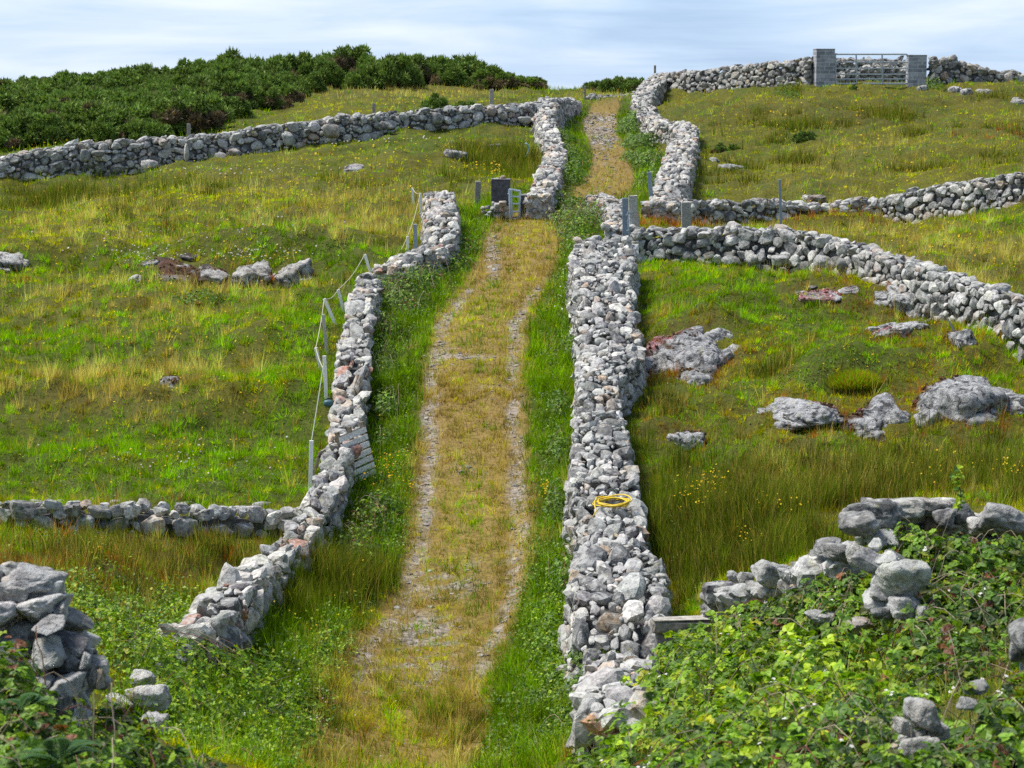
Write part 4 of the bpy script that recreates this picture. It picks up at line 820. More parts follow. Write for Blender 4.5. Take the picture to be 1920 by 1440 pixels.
def thicket(name, label, mounds, n, size, pal='bramble', cat='bramble', detail=False, canes=0, flowers=0, trif=True, flat=.5, dead=0, tan=.25, fl_col=(.75, .72, .68)):
    """mounds: (x, y, z, rx, ry, rz) half-buried domes whose skin carries the leaves"""
    Mm = np.array(mounds, float); ar = Mm[:, 3] * Mm[:, 4] + Mm[:, 5] * (Mm[:, 3] + Mm[:, 4]); mi = rng.choice(len(Mm), n, p=ar / ar.sum()); M = Mm[mi]
    d = rng.normal(size=(n, 3)); d[:, 2] = np.abs(d[:, 2]) * .9 - .1; d /= np.linalg.norm(d, axis=1, keepdims=True)
    rad = 1.04 - .46 * rng.uniform(0, 1, n) ** 1.6
    lump = 1 + .30 * noise3(d * 2.6 + M[:, :3] * .7, 51) + .2 * noise3(d * 6 + M[:, :3], 52)
    p = M[:, :3] + d * M[:, 3:] * (rad * lump)[:, None]
    ins = np.zeros(n, bool)
    for q in range(len(Mm)): ins |= ((((p - Mm[q, :3]) / Mm[q, 3:]) ** 2).sum(1) < .3) & (mi != q)
    ok = ~ins & (p[:, 2] > T(p[:, 0], p[:, 1]) - .02); p, d, rad, mi, M = p[ok], d[ok], rad[ok], mi[ok], M[ok]; n = len(p)
    no = d * np.array([1, 1, .8]) + np.array([0, -.15, flat]) + rng.normal(0, .45, (n, 3)); no /= np.linalg.norm(no, axis=1, keepdims=True)
    a = rng.normal(size=(n, 3)); a -= no * (a * no).sum(1, keepdims=True); a /= np.linalg.norm(a, axis=1, keepdims=True)
    cs = np.array(LC[pal]); wgt = np.array(LW[pal], float); ci = rng.choice(len(cs), n, p=wgt / wgt.sum())
    shade = 1 + .45 * noise3(p * 1.3, 53) 
    c = cs[ci] * rng.uniform(.7, 1.35, (n, 1)) * np.clip(shade, .5, 1.6)[:, None]
    sz = size * rng.uniform(.55, 1.35, n)
    if trif:
        b = np.cross(no, a); a2 = a * .35 + b * .94; a3 = a * .35 - b * .94
        P0 = np.concatenate([p, p, p]); A = np.concatenate([a, a2, a3]); N = np.concatenate([no + .2 * a, no + .25 * a2, no + .25 * a3]); sz = np.concatenate([sz, sz * .8, sz * .8]); c = np.concatenate([c, c * .95, c * 1.05])
    else: P0, A, N = p, a, no
    V, Fc, k = leaf_geo(P0, A, N, sz, detail)
    g = Mm[np.argmax(Mm[:, 3])]
    root = thing(name, (g[0], g[1], T(g[0], g[1])), label, cat); org = np.array(root.location)
    link_mesh('foliage', V - org, Fc, M_LEAF, root, np.repeat(c, k, 0))
    if canes:
        mb = MB()
        for _ in range(canes):
            q = Mm[rng.choice(len(Mm), p=ar / ar.sum())]; t0 = rng.uniform(0, 2 * np.pi); t1 = t0 + rng.uniform(1.0, 3.2); e = rng.uniform(.75, 1.12); tt = np.linspace(0, 1, 9)
            p0 = q[:3] + q[3:] * np.array([math.cos(t0), math.sin(t0), .1]) * e; p1 = q[:3] + q[3:] * np.array([math.cos(t1), math.sin(t1), .25]) * e
            arc_ = p0[None] * (1 - tt[:, None]) + p1[None] * tt[:, None]; arc_[:, 2] += np.sin(tt * np.pi) * q[5] * rng.uniform(.7, 1.05); arc_ += np.cumsum(rng.normal(0, .012, (9, 3)), 0)
            arc_[:, 2] = np.maximum(arc_[:, 2], T(arc_[:, 0], arc_[:, 1]) + .02)
            cc = np.array([(.16,.09,.06),(.28,.21,.14),(.19,.06,.05),(.10,.10,.04)])[rng.integers(4)]
            if rng.uniform() < tan: cc = np.array((.40,.32,.22)) * rng.uniform(.6, 1.15)
            mb.tube(arc_, np.linspace(.006, .0025, 9) * max(1, size / .08), 5, cc)
        mb.build('canes', M_STEM, root)
    if dead:
        mb = MB()
        for _ in range(dead):
            i = rng.integers(n); tt = np.linspace(0, 1, 6); L = rng.uniform(.15, .5); dv = d[i] + rng.normal(0, .5, 3); dv /= np.linalg.norm(dv)
            mb.tube(p[i] + dv * (tt[:, None] * L - .05) + np.cumsum(rng.normal(0, .01, (6, 3)), 0), np.linspace(.004, .002, 6), 4, np.array([.3, .24, .17]) * rng.uniform(.5, 1.2))
        mb.build('twigs', M_STEM, root)
    if flowers:
        ix = rng.choice(np.where(rad > .9)[0], flowers); fp, fn, fa, fs = [], [], [], []
        for i in ix:
            for c_ in range(rng.integers(1, 5)):
                q = p[i] + d[i] * .03 + rng.normal(0, .03, 3); nn = d[i] + np.array([0, -.3, .6]) + rng.normal(0, .3, 3); nn /= np.linalg.norm(nn); u = np.cross(nn, [1, .1, 0]); u /= np.linalg.norm(u); v = np.cross(nn, u); r0 = rng.uniform(0, 6)
                for t in range(5):
                    an = r0 + t * 2 * np.pi / 5; fp.append(q); fa.append(np.cos(an) * u + np.sin(an) * v); fn.append(nn); fs.append(rng.uniform(.012, .017) * max(1, size / .06))
        V, Fc, k = leaf_geo(np.array(fp), np.array(fa), np.array(fn), np.array(fs), False)
        link_mesh('blossom', V - org, Fc, M_PETAL, root, np.broadcast_to(np.array(fl_col), (len(V), 3)))
    for q in root.children:
        if q.name.split('.')[0] in ('twigs', 'canes'): q['kind'] = 'stuff'
    return root
def md(px, py, Y, rx, ry, rz):            # a dome whose top shows at this pixel
    p = P(px, py, Y); return (p[0], p[1], p[2] - rz, rx, ry, rz)
def mg(px, py, rx, ry, rz, ymin=12):      # a dome standing on the ground seen at this pixel
    p = hit(px, py, 0, ymin); return (p[0], p[1], p[2] - .05, rx, ry, rz)

thicket('bramble_thicket', 'big bright yellow-green bramble thicket covering the bank at lower right', [
 md(1300,1235,22,.8,1.2,1.1), md(1370,1180,23.5,.7,1,1.2), md(1460,1205,22,.9,1.2,1.2), md(1560,1190,20.5,.9,1.2,1.2), md(1420,1300,18,.9,1.3,1.2), md(1560,1280,17.5,1,1.3,1.2), md(1285,1188,27.6,.42,.5,.5), md(1250,1240,27,.3,.5,.5), md(1270,1330,19,.8,1.1,1.1), md(1330,1385,16.5,.8,1.1,1.1), md(1480,1375,15.6,.8,1.1,1.1), md(1650,1260,18,.8,1.2,1.2)],
 17500, .088, 'bright', detail=True, canes=30, flowers=46, dead=200, tan=.3)
thicket('bramble_thicket', 'darker dusty bramble mass along the bottom edge at lower right', [
 md(1180,1402,18.5,.6,1,.9), md(1300,1425,15.4,.7,.8,.9), md(1420,1410,14.8,.7,.9,1), md(1560,1400,14.2,.7,.9,1), md(1740,1240,18.5,.8,1,1), md(1640,1390,14.2,.6,.9,1), md(1830,1210,18.5,.8,1,1), md(1900,1330,14.6,.6,.9,.8), md(1850,1405,13.2,.6,.7,.7), md(1960,1270,15.5,.5,.8,.7), md(1100,1425,20,.35,.6,.5), md(1780,1425,12.8,.4,.5,.5), md(1762,1408,12.9,.2,.3,.3), md(1655,1404,13.0,.22,.3,.3), md(1700,1434,12.6,.25,.25,.3), md(1700,1300,16.5,.5,.7,.6), md(1600,1330,15.6,.6,.8,.8)],
 12500, .08, 'bramble', detail=True, canes=48, flowers=60, dead=240, tan=.4)
thicket('bramble_thicket', 'bramble bushes growing over the curved boulder wall at the lower right', [
 md(1700,985,22.6,.28,.4,.35), md(1740,1000,22.3,.3,.4,.35), md(1800,1010,22.2,.35,.5,.4), md(1880,1010,22,.45,.5,.35), md(1560,1085,24.2,.4,.5,.4), md(1620,1078,23.2,.4,.5,.4), md(1500,1110,24.8,.4,.5,.35), md(1590,1130,22.6,.5,.6,.4), md(1440,1130,25.5,.4,.5,.3), md(1800,1090,21,.7,.8,.45), md(1890,1100,20.5,.6,.8,.5), md(1760,1160,20,.5,.7,.5),md(1400,1135,26.5,.3,.4,.25)],
 5200, .08, 'bramble', detail=True, canes=90, flowers=26, dead=110, tan=.6)
thicket('bramble_thicket', 'dark bramble tangle with yellow leaves in front of the block wall end at lower left', [
 md(20,1280,14.4,.5,.6,.7), md(60,1345,13.8,.6,.7,.7), md(-20,1200,14.8,.35,.5,.5), md(170,1370,14.4,.5,.6,.6), md(110,1415,13.3,.7,.7,.6), md(250,1385,15,.5,.6,.5), md(10,1400,13,.5,.6,.6), md(330,1420,16,.5,.6,.45), md(210,1330,15.6,.3,.4,.3), md(420,1432,18,.5,.6,.4)],
 6500, .068, 'bramble', detail=True, canes=46, flowers=10, dead=60)
thicket('bramble_thicket', 'bright yellow-green bramble patch between the left lane wall end and the block wall end', [mg(300,1240,1.1,1.0,.35), mg(220,1230,.9,.9,.35), mg(370,1250,.8,.8,.3), mg(260,1290,.8,.8,.3), mg(420,1290,.8,.8,.3), mg(180,1180,.6,.8,.35), mg(480,1240,.6,.7,.3), mg(360,1340,.8,.8,.35), mg(480,1370,.8,.9,.3), mg(300,1330,.5,.6,.25)],
 6500, .055, 'bright', canes=40, flowers=14, dead=70)
thicket('bramble_thicket', 'bramble bank spilling over the left lane wall below the blue-grey stake', [mg(760,580,.9,1.6,.6), mg(730,560,.7,1.2,.7), mg(800,530,.8,1.4,.6), mg(840,500,.8,1.2,.55), mg(720,620,.5,1.0,.55), mg(870,470,.6,1.2,.5), mg(770,540,.8,1.4,.7)], 7500, .055, 'bramble', canes=50, dead=40)
thicket('bramble_thicket', 'low bramble growth hugging the middle of the left lane wall', [mg(722,700,.4,1.2,.5), mg(728,760,.35,1.0,.45), mg(715,665,.4,1.0,.5), mg(716,830,.3,.8,.4)], 2200, .05, 'verge', canes=15)
thicket('bramble_thicket', 'bramble clump at the foot of the leaning pallet', [mg(690,985,.5,.8,.5), mg(655,1030,.4,.7,.5), mg(720,960,.4,.8,.45), mg(690,1040,.5,.7,.45)], 2400, .055, 'bramble', canes=20, dead=20)
thicket('bramble_thicket', 'bramble bank between the small gate and the tumbled wall stub', [mg(1090,440,.9,1.6,.9), mg(1060,420,.8,1.4,.6), mg(1120,420,.7,1.2,.9), mg(1095,475,.8,1.4,.6), mg(1110,395,.6,1.2,.7,72), mg(1070,400,.7,1.2,.5), mg(1072,520,.4,1.2,.6), mg(1078,560,.35,1.0,.5)], 6500, .06, 'bramble', canes=40, dead=60)
thicket('bramble_thicket', 'brambles along the lane side of the upper left lane wall', [mg(1060,390,.8,1.4,.7), mg(1068,340,.7,1.8,.8), mg(1062,300,.6,1.8,.8), mg(1055,265,.6,1.8,.7), mg(1050,235,.8,1.6,.6), mg(1075,215,.8,1.6,.5), mg(1085,310,.5,1.5,.5)], 5000, .075, 'verge', canes=20)
thicket('bramble_thicket', 'dark green bank below the thick crooked wall at the upper lane bend', [mg(1185,245,.8,2.2,.8,96), mg(1200,275,.9,2.2,.8,88), mg(1215,310,.8,2.0,.8,80), mg(1195,225,.6,1.6,.6,100), mg(1225,345,.7,1.6,.7,76), mg(1190,300,.7,1.8,.5,82)], 5600, .085, 'verge', canes=10)
thicket('bramble_thicket', 'leafy growth at the foot of the broad lane wall beside the lower lane', [mg(1050,850,.3,1.2,.5), mg(1042,960,.3,1.0,.5), mg(1060,1080,.35,1.0,.55), mg(1050,760,.3,1.2,.45), mg(1045,1200,.5,.9,.5), mg(1060,1290,.5,.8,.5), mg(1070,650,.3,1.2,.4), mg(1010,1330,.6,.8,.4), mg(1080,1380,.5,.7,.5)], 5000, .05, 'verge', canes=20, flowers=8)
thicket('bramble_thicket', 'ivy-like leaves creeping across the crumbled near end of the broad lane wall', [md(1110,1215,31,.35,.5,.15), md(1150,1215,31,.35,.5,.12), md(1200,1200,31.5,.3,.4,.15), md(1110,1000,37.5,.25,.5,.15), md(1105,880,41,.2,.5,.15), md(1180,1245,29.5,.4,.4,.2), md(1090,1260,29.5,.3,.4,.3)], 1500, .05, 'verge', canes=14)
for i, (px, py, r, hh, lb) in enumerate(((375,560,.7,.35,'dark leafy clump standing alone in the left field'),(1750,166,.5,.7,'small dark bush beside the lower block pillar'),(1475,180,.6,.6,'brownish bush below the hilltop rubble wall'),(1200,470,.3,.4,'green clump in the corner where the boulder wall meets the lane wall'))):
    thicket('shrub', lb, [mg(px, py, r, r, hh), mg(px + 14, py + 3, r * .7, r * .7, hh * .7)], 700, .07, 'verge', 'shrub', trif=False)

# leafy weeds of the verges, nobody could count them
def weeds(name, label, spots, pal, size, hmax):
    PP, NN, AA, SS, CC = [], [], [], [], []
    for px, py, rx, ry, n in spots:
        x_ = px + rx * rng.normal(0, .5, n); y_ = py + ry * rng.normal(0, .5, n)
        a, b = ray(px, py); c = hit(px, py)
        c1 = hit(px + rx, py); c2 = hit(px, max(180, py - ry)); rX = abs(c1[0] - c[0]); rY = abs(c2[1] - c[1])
        X = c[0] + rX * rng.normal(0, .55, n); Y = c[1] + rY * rng.normal(0, .55, n)
        la, _ = lat_track(X, Y); k = (np.abs(la) > 1.2 + .15 * rng.normal(size=n)) & (noise2(X * 1.6, Y * 1.6, 61) + rng.normal(0, .3, n) > -.15); X, Y = X[k], Y[k]; m = len(X)
        cl = .6 + .5 * noise2(X * 3, Y * 3, 62); Z = T(X, Y) + hmax * rng.uniform(.15, 1, m) * np.clip(cl, .15, 1.2)
        PP.append(np.stack([X, Y, Z], -1)); no = rng.normal(0, .5, (m, 3)) + [0, -.2, .8]; NN.append(no / np.linalg.norm(no, axis=1, keepdims=True)); AA.append(rng.normal(size=(m, 3)))
        SS.append(size * rng.uniform(.5, 1.4, m)); cs = np.array(LC[pal]); w_ = np.array(LW[pal]); CC.append(cs[rng.choice(len(cs), m, p=w_ / w_.sum())] * rng.uniform(.7, 1.4, (m, 1)))
    P0, N, A, s, c = map(np.concatenate, (PP, NN, AA, SS, CC)); A = A - N * (A * N).sum(1, keepdims=True)
    V, Fc, k = leaf_geo(P0, A, N, s, False)
    tag(link_mesh(name, V, Fc, M_LEAF, None, np.repeat(c, k, 0)), label, 'weeds', kind='stuff')
weeds('bright_weeds', 'bright leafy growth covering the slope at the lower left of the lane', [(470,1310,230,120,15000),(620,1260,60,80,3000),(420,1400,200,60,8000),(330,1190,160,60,4000),(130,1130,120,50,1500),(1040,1280,40,120,4500),(1020,1180,40,70,2000)], 'bright', .06, .42)
weeds('weeds', 'leafy green weeds crowding both verges of the lane', [(520,1330,200,110,4000),(620,1250,70,80,1500),(430,1400,180,60,2000),(1010,1120,60,130,5000),(1010,1330,80,120,6000),(720,1000,60,90,2500),(740,850,50,120,2200),(755,680,50,100,2600),(1030,700,30,150,2500),(1035,900,30,120,2500),(820,560,70,60,2000),(1050,590,30,60,1200),(640,1140,70,60,1500),(1070,330,30,90,1500),(880,440,40,40,1200),(250,1150,200,60,2500),(100,1020,120,30,700),(1270,980,40,80,500),(960,1420,60,60,1500)], 'verge', .05, .38)
weeds('field_weeds', 'clover and broad-leaved weeds spread through the fields', [(300,880,330,70,5000),(560,690,90,140,2500),(560,480,110,40,1500),(300,600,300,90,3000),(1450,600,220,80,2500),(1600,700,200,50,1500),(300,310,400,14,1500),(800,262,200,14,800),(1550,790,250,60,1500)], 'verge', .045, .1)

# ferns in the lower left corner
def fern(label, px, py, Y, n, L):
    c = P(px, py, Y); root = thing('fern', (c[0], c[1], T(c[0], c[1])), label, 'fern'); org = np.array(root.location)
    for i in range(n):
        az = rng.uniform(-.6, 2.2) + i * .5; el = rng.uniform(.35, .8); tt = np.linspace(0, 1, 22); dv = np.array([math.cos(az), math.sin(az) * .6, 0]); 
        sp_ = c + dv * (tt[:, None] * L * math.cos(el)) + np.array([0, 0, 1]) * (L * (math.sin(el) * tt - .55 * tt ** 2))[:, None]
        P0 = np.repeat(sp_, 2, 0); sd = np.tile([1, -1], 22); tg = np.gradient(sp_, axis=0); tg /= np.linalg.norm(tg, axis=1, keepdims=True); tg = np.repeat(tg, 2, 0); sid = np.cross(tg, [0, 0, 1.0]) * sd[:, None]
        ln = np.repeat(.34 * L * (1 - tt) * np.minimum(1, .3 + tt * 4), 2); V, Fc, k = leaf_geo(P0, sid + .35 * tg, np.array([0, 0, 1.0]) + 0 * P0, np.maximum(ln, .01), False)
        V[1::4] = V[1::4] * .45 + .55 * (V[0::4] + V[2::4]) / 2; V[3::4] = V[3::4] * .45 + .55 * (V[0::4] + V[2::4]) / 2
        link_mesh('frond', V - org, Fc, M_LEAF, root, np.broadcast_to(np.array([.05, .12, .025]) * rng.uniform(.8, 1.3), (len(V), 3)))
fern('green fern with arching fronds at the bottom left corner', 110, 1425, 12.9, 5, .45)
fern('smaller fern in the brambles below the massive block wall end', 40, 1330, 13.3, 4, .35)

# ------------------------------------------------------------------ gorse
def gorse_mesh(seed, dens=1.0, brown=.25):
    r = np.random.default_rng(seed); VV = []; CC = []; nl = 40
    cen = []; 
    for i in range(nl):
        th = r.uniform(0, 2 * np.pi); ph = math.acos(r.uniform(.0, 1)); R = r.uniform(.5, .95)
        cen.append((math.cos(th) * math.sin(ph) * R, math.sin(th) * math.sin(ph) * R, math.cos(ph) * R * .9 + .06, r.uniform(.13, .27)))
    for x, y, z, q in cen:
        m = int(130 * dens); lt = r.uniform(.65, 1.45); d = r.normal(size=(m, 3)); d[:, 2] += .35; d /= np.linalg.norm(d, axis=1, keepdims=True)
        p = np.array([x, y, z]) + d * q * r.uniform(.55, 1.0, (m, 1)); p = p[p[:, 2] > .0]; d = d[:len(p)]; m = len(p)
        up = np.stack([d[:, 0] * .6, d[:, 1] * .6, np.abs(d[:, 2]) * .8 + .3], -1) + r.normal(0, .45, (m, 3)); up /= np.linalg.norm(up, axis=1, keepdims=True)
        isb = r.uniform() < brown * (1.0 if z < .45 else .2)
        for t in range(3):
            s = r.normal(size=(m, 3)); s -= up * (s * up).sum(1, keepdims=True); s /= np.linalg.norm(s, axis=1, keepdims=True); ln = r.uniform(.07, .17, (m, 1)) * (1.5 if r.uniform() < .12 else 1)
            VV.append(np.stack([p - s * .03, p + s * .03, p + up * ln + s * r.normal(0, .03, (m, 1))], 1))
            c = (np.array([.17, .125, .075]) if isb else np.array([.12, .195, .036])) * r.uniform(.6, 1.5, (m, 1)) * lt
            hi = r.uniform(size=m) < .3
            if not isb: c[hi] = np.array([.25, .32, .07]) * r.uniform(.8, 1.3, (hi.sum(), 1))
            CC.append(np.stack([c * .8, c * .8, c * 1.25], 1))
    V = np.concatenate(VV).reshape(-1, 3); C = np.concatenate(CC).reshape(-1, 3)
    return V, np.arange(len(V)).reshape(-1, 3), C
def stem_mesh(seed):
    r = np.random.default_rng(seed); mb = MB()
    for i in range(14):
        a = r.uniform(0, 6.3); tt = np.linspace(0, 1, 5); L = r.uniform(.5, .85)
        mb.tube(np.stack([np.cos(a) * tt * L * .7, np.sin(a) * tt * L * .7, -.1 + tt * L * .9], -1) + np.cumsum(r.normal(0, .02, (5, 3)), 0), np.linspace(.03, .008, 5), 4, np.array([.12, .09, .065]) * r.uniform(.7, 1.2))
    return mb
PROTO = []
for i in range(6):
    root = bpy.data.objects.new('gorse_bush', None)
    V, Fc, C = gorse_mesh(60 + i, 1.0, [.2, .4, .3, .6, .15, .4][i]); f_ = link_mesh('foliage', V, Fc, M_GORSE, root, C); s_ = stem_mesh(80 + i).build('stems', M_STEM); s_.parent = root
    COL.objects.unlink(f_); COL.objects.unlink(s_); PROTO.append((root, f_, s_))
def put_gorse(x, y, sx, sz, label, group=None, kind=None, zoff=0):
    root, f_, s_ = PROTO[rng.integers(6) if kind is None else kind]
    r = root.copy(); COL.objects.link(r); r.location = (x, y, float(T(x, y)) - .1 + zoff); r.rotation_euler = (0, 0, rng.uniform(0, 6.28)); r.scale = (sx, sx * rng.uniform(.85, 1.1), sz)
    for q in (f_, s_):
        c = q.copy(); COL.objects.link(c); c.parent = r
    tag(r, label, 'gorse bush', group)
BOT = [(-200,300),(0,292),(70,268),(250,262),(330,262),(400,238),(440,222),(520,205),(545,190),(600,166),(700,163),(800,160),(900,163),(990,166)]
bx_, by_ = np.array(BOT).T
got = []
for tr_ in range(9000):
    y = rng.uniform(101, 156); x = rng.uniform(-.27, .012) * y; z = float(T(x, y)); px, py = proj(x, y, z)
    if px > 985 or px < -120: continue
    lim = np.interp(px, bx_, by_)
    if py > lim + 2: continue
    if px > 560 and y < 136: continue
    if 130 < px < 200 and py > 262: continue
    if 330 < px < 420 and py > 205 and rng.uniform() < .6: continue
    sp_ = (1.5 + .010 * (y - 100)) * rng.uniform(.85, 1.25)
    if any((x - a) ** 2 + ((y - b) / 1.35) ** 2 < sp_ ** 2 for a, b in got): continue
    got.append((x, y))
print('gorse', len(got))
for x, y in got:
    px, _ = proj(x, y, float(T(x, y))); k = rng.uniform(.65, 1.4); fade = np.interp(px, [850, 985], [1, .55])
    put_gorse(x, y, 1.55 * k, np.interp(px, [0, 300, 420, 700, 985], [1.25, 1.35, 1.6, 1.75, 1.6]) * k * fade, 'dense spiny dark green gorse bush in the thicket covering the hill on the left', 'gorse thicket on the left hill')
for (px, py, Y, sx, sz) in ((815,212,108,.9,1.15),(862,212,107,1.1,1.25),(905,212,108,.75,.95)):
    p = P(px, py, Y); put_gorse(p[0], p[1], sx, sz, {815: 'left bush of the gorse clump behind the far field wall', 862: 'tallest bush of the gorse clump behind the far field wall', 905: 'right bush of the gorse clump beside a wooden post'}[px], zoff=max(0, p[2] - float(T(p[0], p[1])) - .3) * .5)
for i, (px, Y, sx, sz) in enumerate(((1112,150,1.0,1.0),(1140,150,1.3,1.35),(1172,150,1.3,1.4),(1204,149,1.1,1.2))):
    p = P(px, 160, Y); put_gorse(p[0], p[1], sx, sz, 'dark gorse bush on the skyline beyond the lane crest', 'gorse on the skyline beyond the lane')
for px, py, sx, lb in ((1505,262,.55,'small dark gorse bush alone in the upper right field'),(1523,256,.3,'tiny gorse sprig just right of the lone small gorse bush'),(1350,286,.45,'straggly gorse sprig beside white rock in the upper right field'),(1376,278,.3,'tiny gorse tip right of the straggly gorse sprig'),(1600,168,.3,'tiny green gorse sprig on the grass below the hilltop gate')):
    p = hit(px, py); put_gorse(p[0], p[1], sx, sx * 1.0, lb)
# ------------------------------------------------------------------ posts, gates and other man-made things
def post(name, label, cat, b, t, w, col, mat, d=None, Y=None, bev=.015, group=None, jit=.004, top=None):
    """b = pixel of the foot, t = pixel of the top"""
    if Y is None: h = hit(*b); Y = h[1]
    B = P(b[0], b[1], Y); Tp = P(t[0], t[1], Y); g = float(T(B[0], B[1]))
    ax = Tp - B; ax /= np.linalg.norm(ax)
    if B[2] > g: B = B - ax * (B[2] - g + .1) / max(ax[2], .3)
    else: B = B - ax * .08
    L = np.linalg.norm(Tp - B); z = ax; x = np.cross([0, 1, 0], z); x /= np.linalg.norm(x); y = np.cross(z, x); R = np.stack([x, y, z], 1)
    root = thing(name, B, label, cat, group)
    return root, B, Tp, R, L, w, d or w
WGREY = (.32, .29, .25); WDARK = (.10, .085, .07); GALV = (.30, .35, .40); WHITE = (.95, .94, .90)
def wood_post(label, b, t, w, Y=None, col=WGREY, d=None):
    root, B, Tp, R, L, w, d = post('wooden_post', label, 'post', b, t, w, col, M_WOODT, d, Y)
    bm = MB(); bm.box((B + Tp) / 2, (w, d, L), R, .012, .004, col); o = bm.build('shaft', M_WOODT, root)
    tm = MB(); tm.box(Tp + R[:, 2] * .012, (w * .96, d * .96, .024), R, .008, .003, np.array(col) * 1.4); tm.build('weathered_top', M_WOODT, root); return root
wood_post('short wooden post rising behind the middle of the far field wall', (354,275), (354,233), .17, 97)
wood_post('thin pale wooden post behind the far wall below the dark gorse ridge', (701,225), (701,194), .14, 102)
wood_post('pale wooden post standing in the gorse clump near the far field corner', (922,205), (922,168), .22, 106, (.42,.38,.33), .12)
wood_post('thin wooden post on the lane crest left of the low far wall', (1097,195), (1097,162), .13, 125)
wood_post('wooden post on the skyline where the hilltop wall meets the lane wall', (1228,152), (1228,123), .13, 126)
wood_post('stout grey wooden post left of the square concrete gate pillar', (895,394), (896,341), .20, None, (.30,.27,.24))
wood_post('broad split wooden post standing behind the curved boulder wall', (1287,440), (1286,380), .30, 65, (.36,.34,.30), .16)
wood_post('wide bleached board standing beside the galvanised gate post at the lane bend', (1190,440), (1187,368), .29, 64.5, (.48,.45,.38), .07)
def steel_post(label, b, t, w, Y=None, holes=True):
    root, B, Tp, R, L, w, d = post('steel_post', label, 'post', b, t, w, GALV, M_METAL, None, Y)
    m1 = MB(); c = (B + Tp) / 2
    m1.box(c - R[:, 1] * w * .4, (w, .012, L), R, .003, 0, GALV); m1.box(c + R[:, 0] * (w / 2 - .006) + R[:, 1] * w * .05, (.012, w * .86, L), R, .003, 0, np.array(GALV) * .6); m1.build('angle_iron', M_METAL, root)
    m2 = MB(); m2.box(Tp + R[:, 2] * .004, (w, w, .008), R, .002, 0, np.array(GALV) * 1.3); m2.build('cap_plate', M_METAL, root); return root
steel_post('blue-grey angle-iron stake between the two broken wall pieces by the electric fence', (781,492), (778,421), .11, 62)
steel_post('blue-grey angle-iron stake at the foot of the thick crooked upper wall', (1221,372), (1217,323), .15, 74)
steel_post('tall thin rusty-grey steel stake rising behind the low rounded-stone wall', (1464,428), (1462,337), .085, 65)
# thin stake in the paddock
r_, B, Tp, R, L, w_, d_ = post('steel_stake', 'thin metal stake beside the flat rock slab in the right paddock', 'stake', (1571,790), (1570,748), .02, GALV, M_METAL)
mm = MB(); mm.tube(np.array([B, Tp]), .011, 6, (.25,.27,.27)); mm.build('rod', M_METAL, r_)
# wide galvanised gate post with the little hurdle hung on it
root, B, Tp, R, L, w_, d_ = post('gate_post', 'wide mottled galvanised gate post at the end of the boulder wall', 'gate post', (1173,442), (1172,372), .19, GALV, M_METAL, None, 63.6)
mm = MB(); mm.box((B + Tp) / 2, (.19, .10, L), R, .008, 0, (.25,.30,.36)); mm.build('channel', M_METAL, root); mm = MB(); mm.box(Tp + R[:, 2] * .006, (.18, .09, .012), R, .003, 0, (.35,.4,.45)); mm.build('cap_plate', M_METAL, root)
def mesh_gate(name, label, corners, Y0, Y1, bars_h, bars_v, r, col=(.42,.50,.58), rnd=0.0):
    """corners: pixels bottom-left, top-left, top-right, bottom-right; left side at Y0, right side at Y1"""
    bl, tl = P(*corners[0], Y0), P(*corners[1], Y0); tr, br = P(*corners[2], Y1), P(*corners[3], Y1)
    root = thing(name, (bl + br) / 2, label, 'gate'); q = lambda u, v: (bl * (1 - u) + br * u) * (1 - v) + (tl * (1 - u) + tr * u) * v
    fr = MB(); pts = []
    for u0, v0, u1, v1 in ((0,0,0,1),(0,1,1,1),(1,1,1,0),(1,0,0,0)):
        for t in np.linspace(0, 1, 14): pts.append((u0 + (u1 - u0) * t, v0 + (v1 - v0) * t))
    pts = np.array(pts + [pts[0]]); 
    if rnd:
        for i, (u, v) in enumerate(pts):
            if u > 1 - rnd and (v > .78 or v < .22):
                pass
    def corner(u, v): return q(u, v)
    if rnd:
        P1 = [q(0,0), q(0,1)]; fr.tube(np.array(P1), r * 1.2, 6, col)
        th = np.linspace(0, np.pi / 2, 6); rr = (rnd, rnd * np.linalg.norm(br - bl) / np.linalg.norm(tl - bl))
        path = [(0,1), (.5,1), (1 - rr[0],1)] + [(1 - rr[0] + rr[0] * math.sin(a), 1 - rr[1] + rr[1] * math.cos(a)) for a in th] + [(1,.5)] + [(1 - rr[0] + rr[0] * math.cos(a), rr[1] - rr[1] * math.sin(a)) for a in th] + [(1 - rr[0],0), (.5,0), (0,0)]
        fr.tube(np.array([q(*p_) for p_ in path]), r * 1.2, 6, col)
    else:
        for a, b_ in (((0,0),(0,1)),((0,1),(1,1)),((1,1),(1,0)),((1,0),(0,0))): fr.tube(np.array([q(*a), q(*b_)]), r * 1.15, 6, col)
    fr.build('frame', M_METAL, root)
    for v in bars_h: x = MB(); x.tube(np.array([q(.005, v), q(.995, v)]), r * .85, 6, col); x.build('bar', M_METAL, root)
    for u in bars_v: x = MB(); x.tube(np.array([q(u, .01) + [0, -.03, 0], q(u, .99) + [0, -.03, 0]]), r, 6, np.array(col) * .85); x.build('upright', M_METAL, root)
    for v in (.12, .85): x = MB(); x.box(q(0, v) + np.array([-.03, 0, 0]), (.07, .05, .06), None, .01, 0, np.array(col) * .7); x.build('hinge', M_METAL, root)
    return root
mesh_gate('steel_gate', 'narrow galvanised hurdle leaning behind the wide mottled gate post', ((1179,438),(1177,398),(1196,406),(1198,438)), 63.4, 66, (), (.35, .7), .022, (.38,.46,.55))
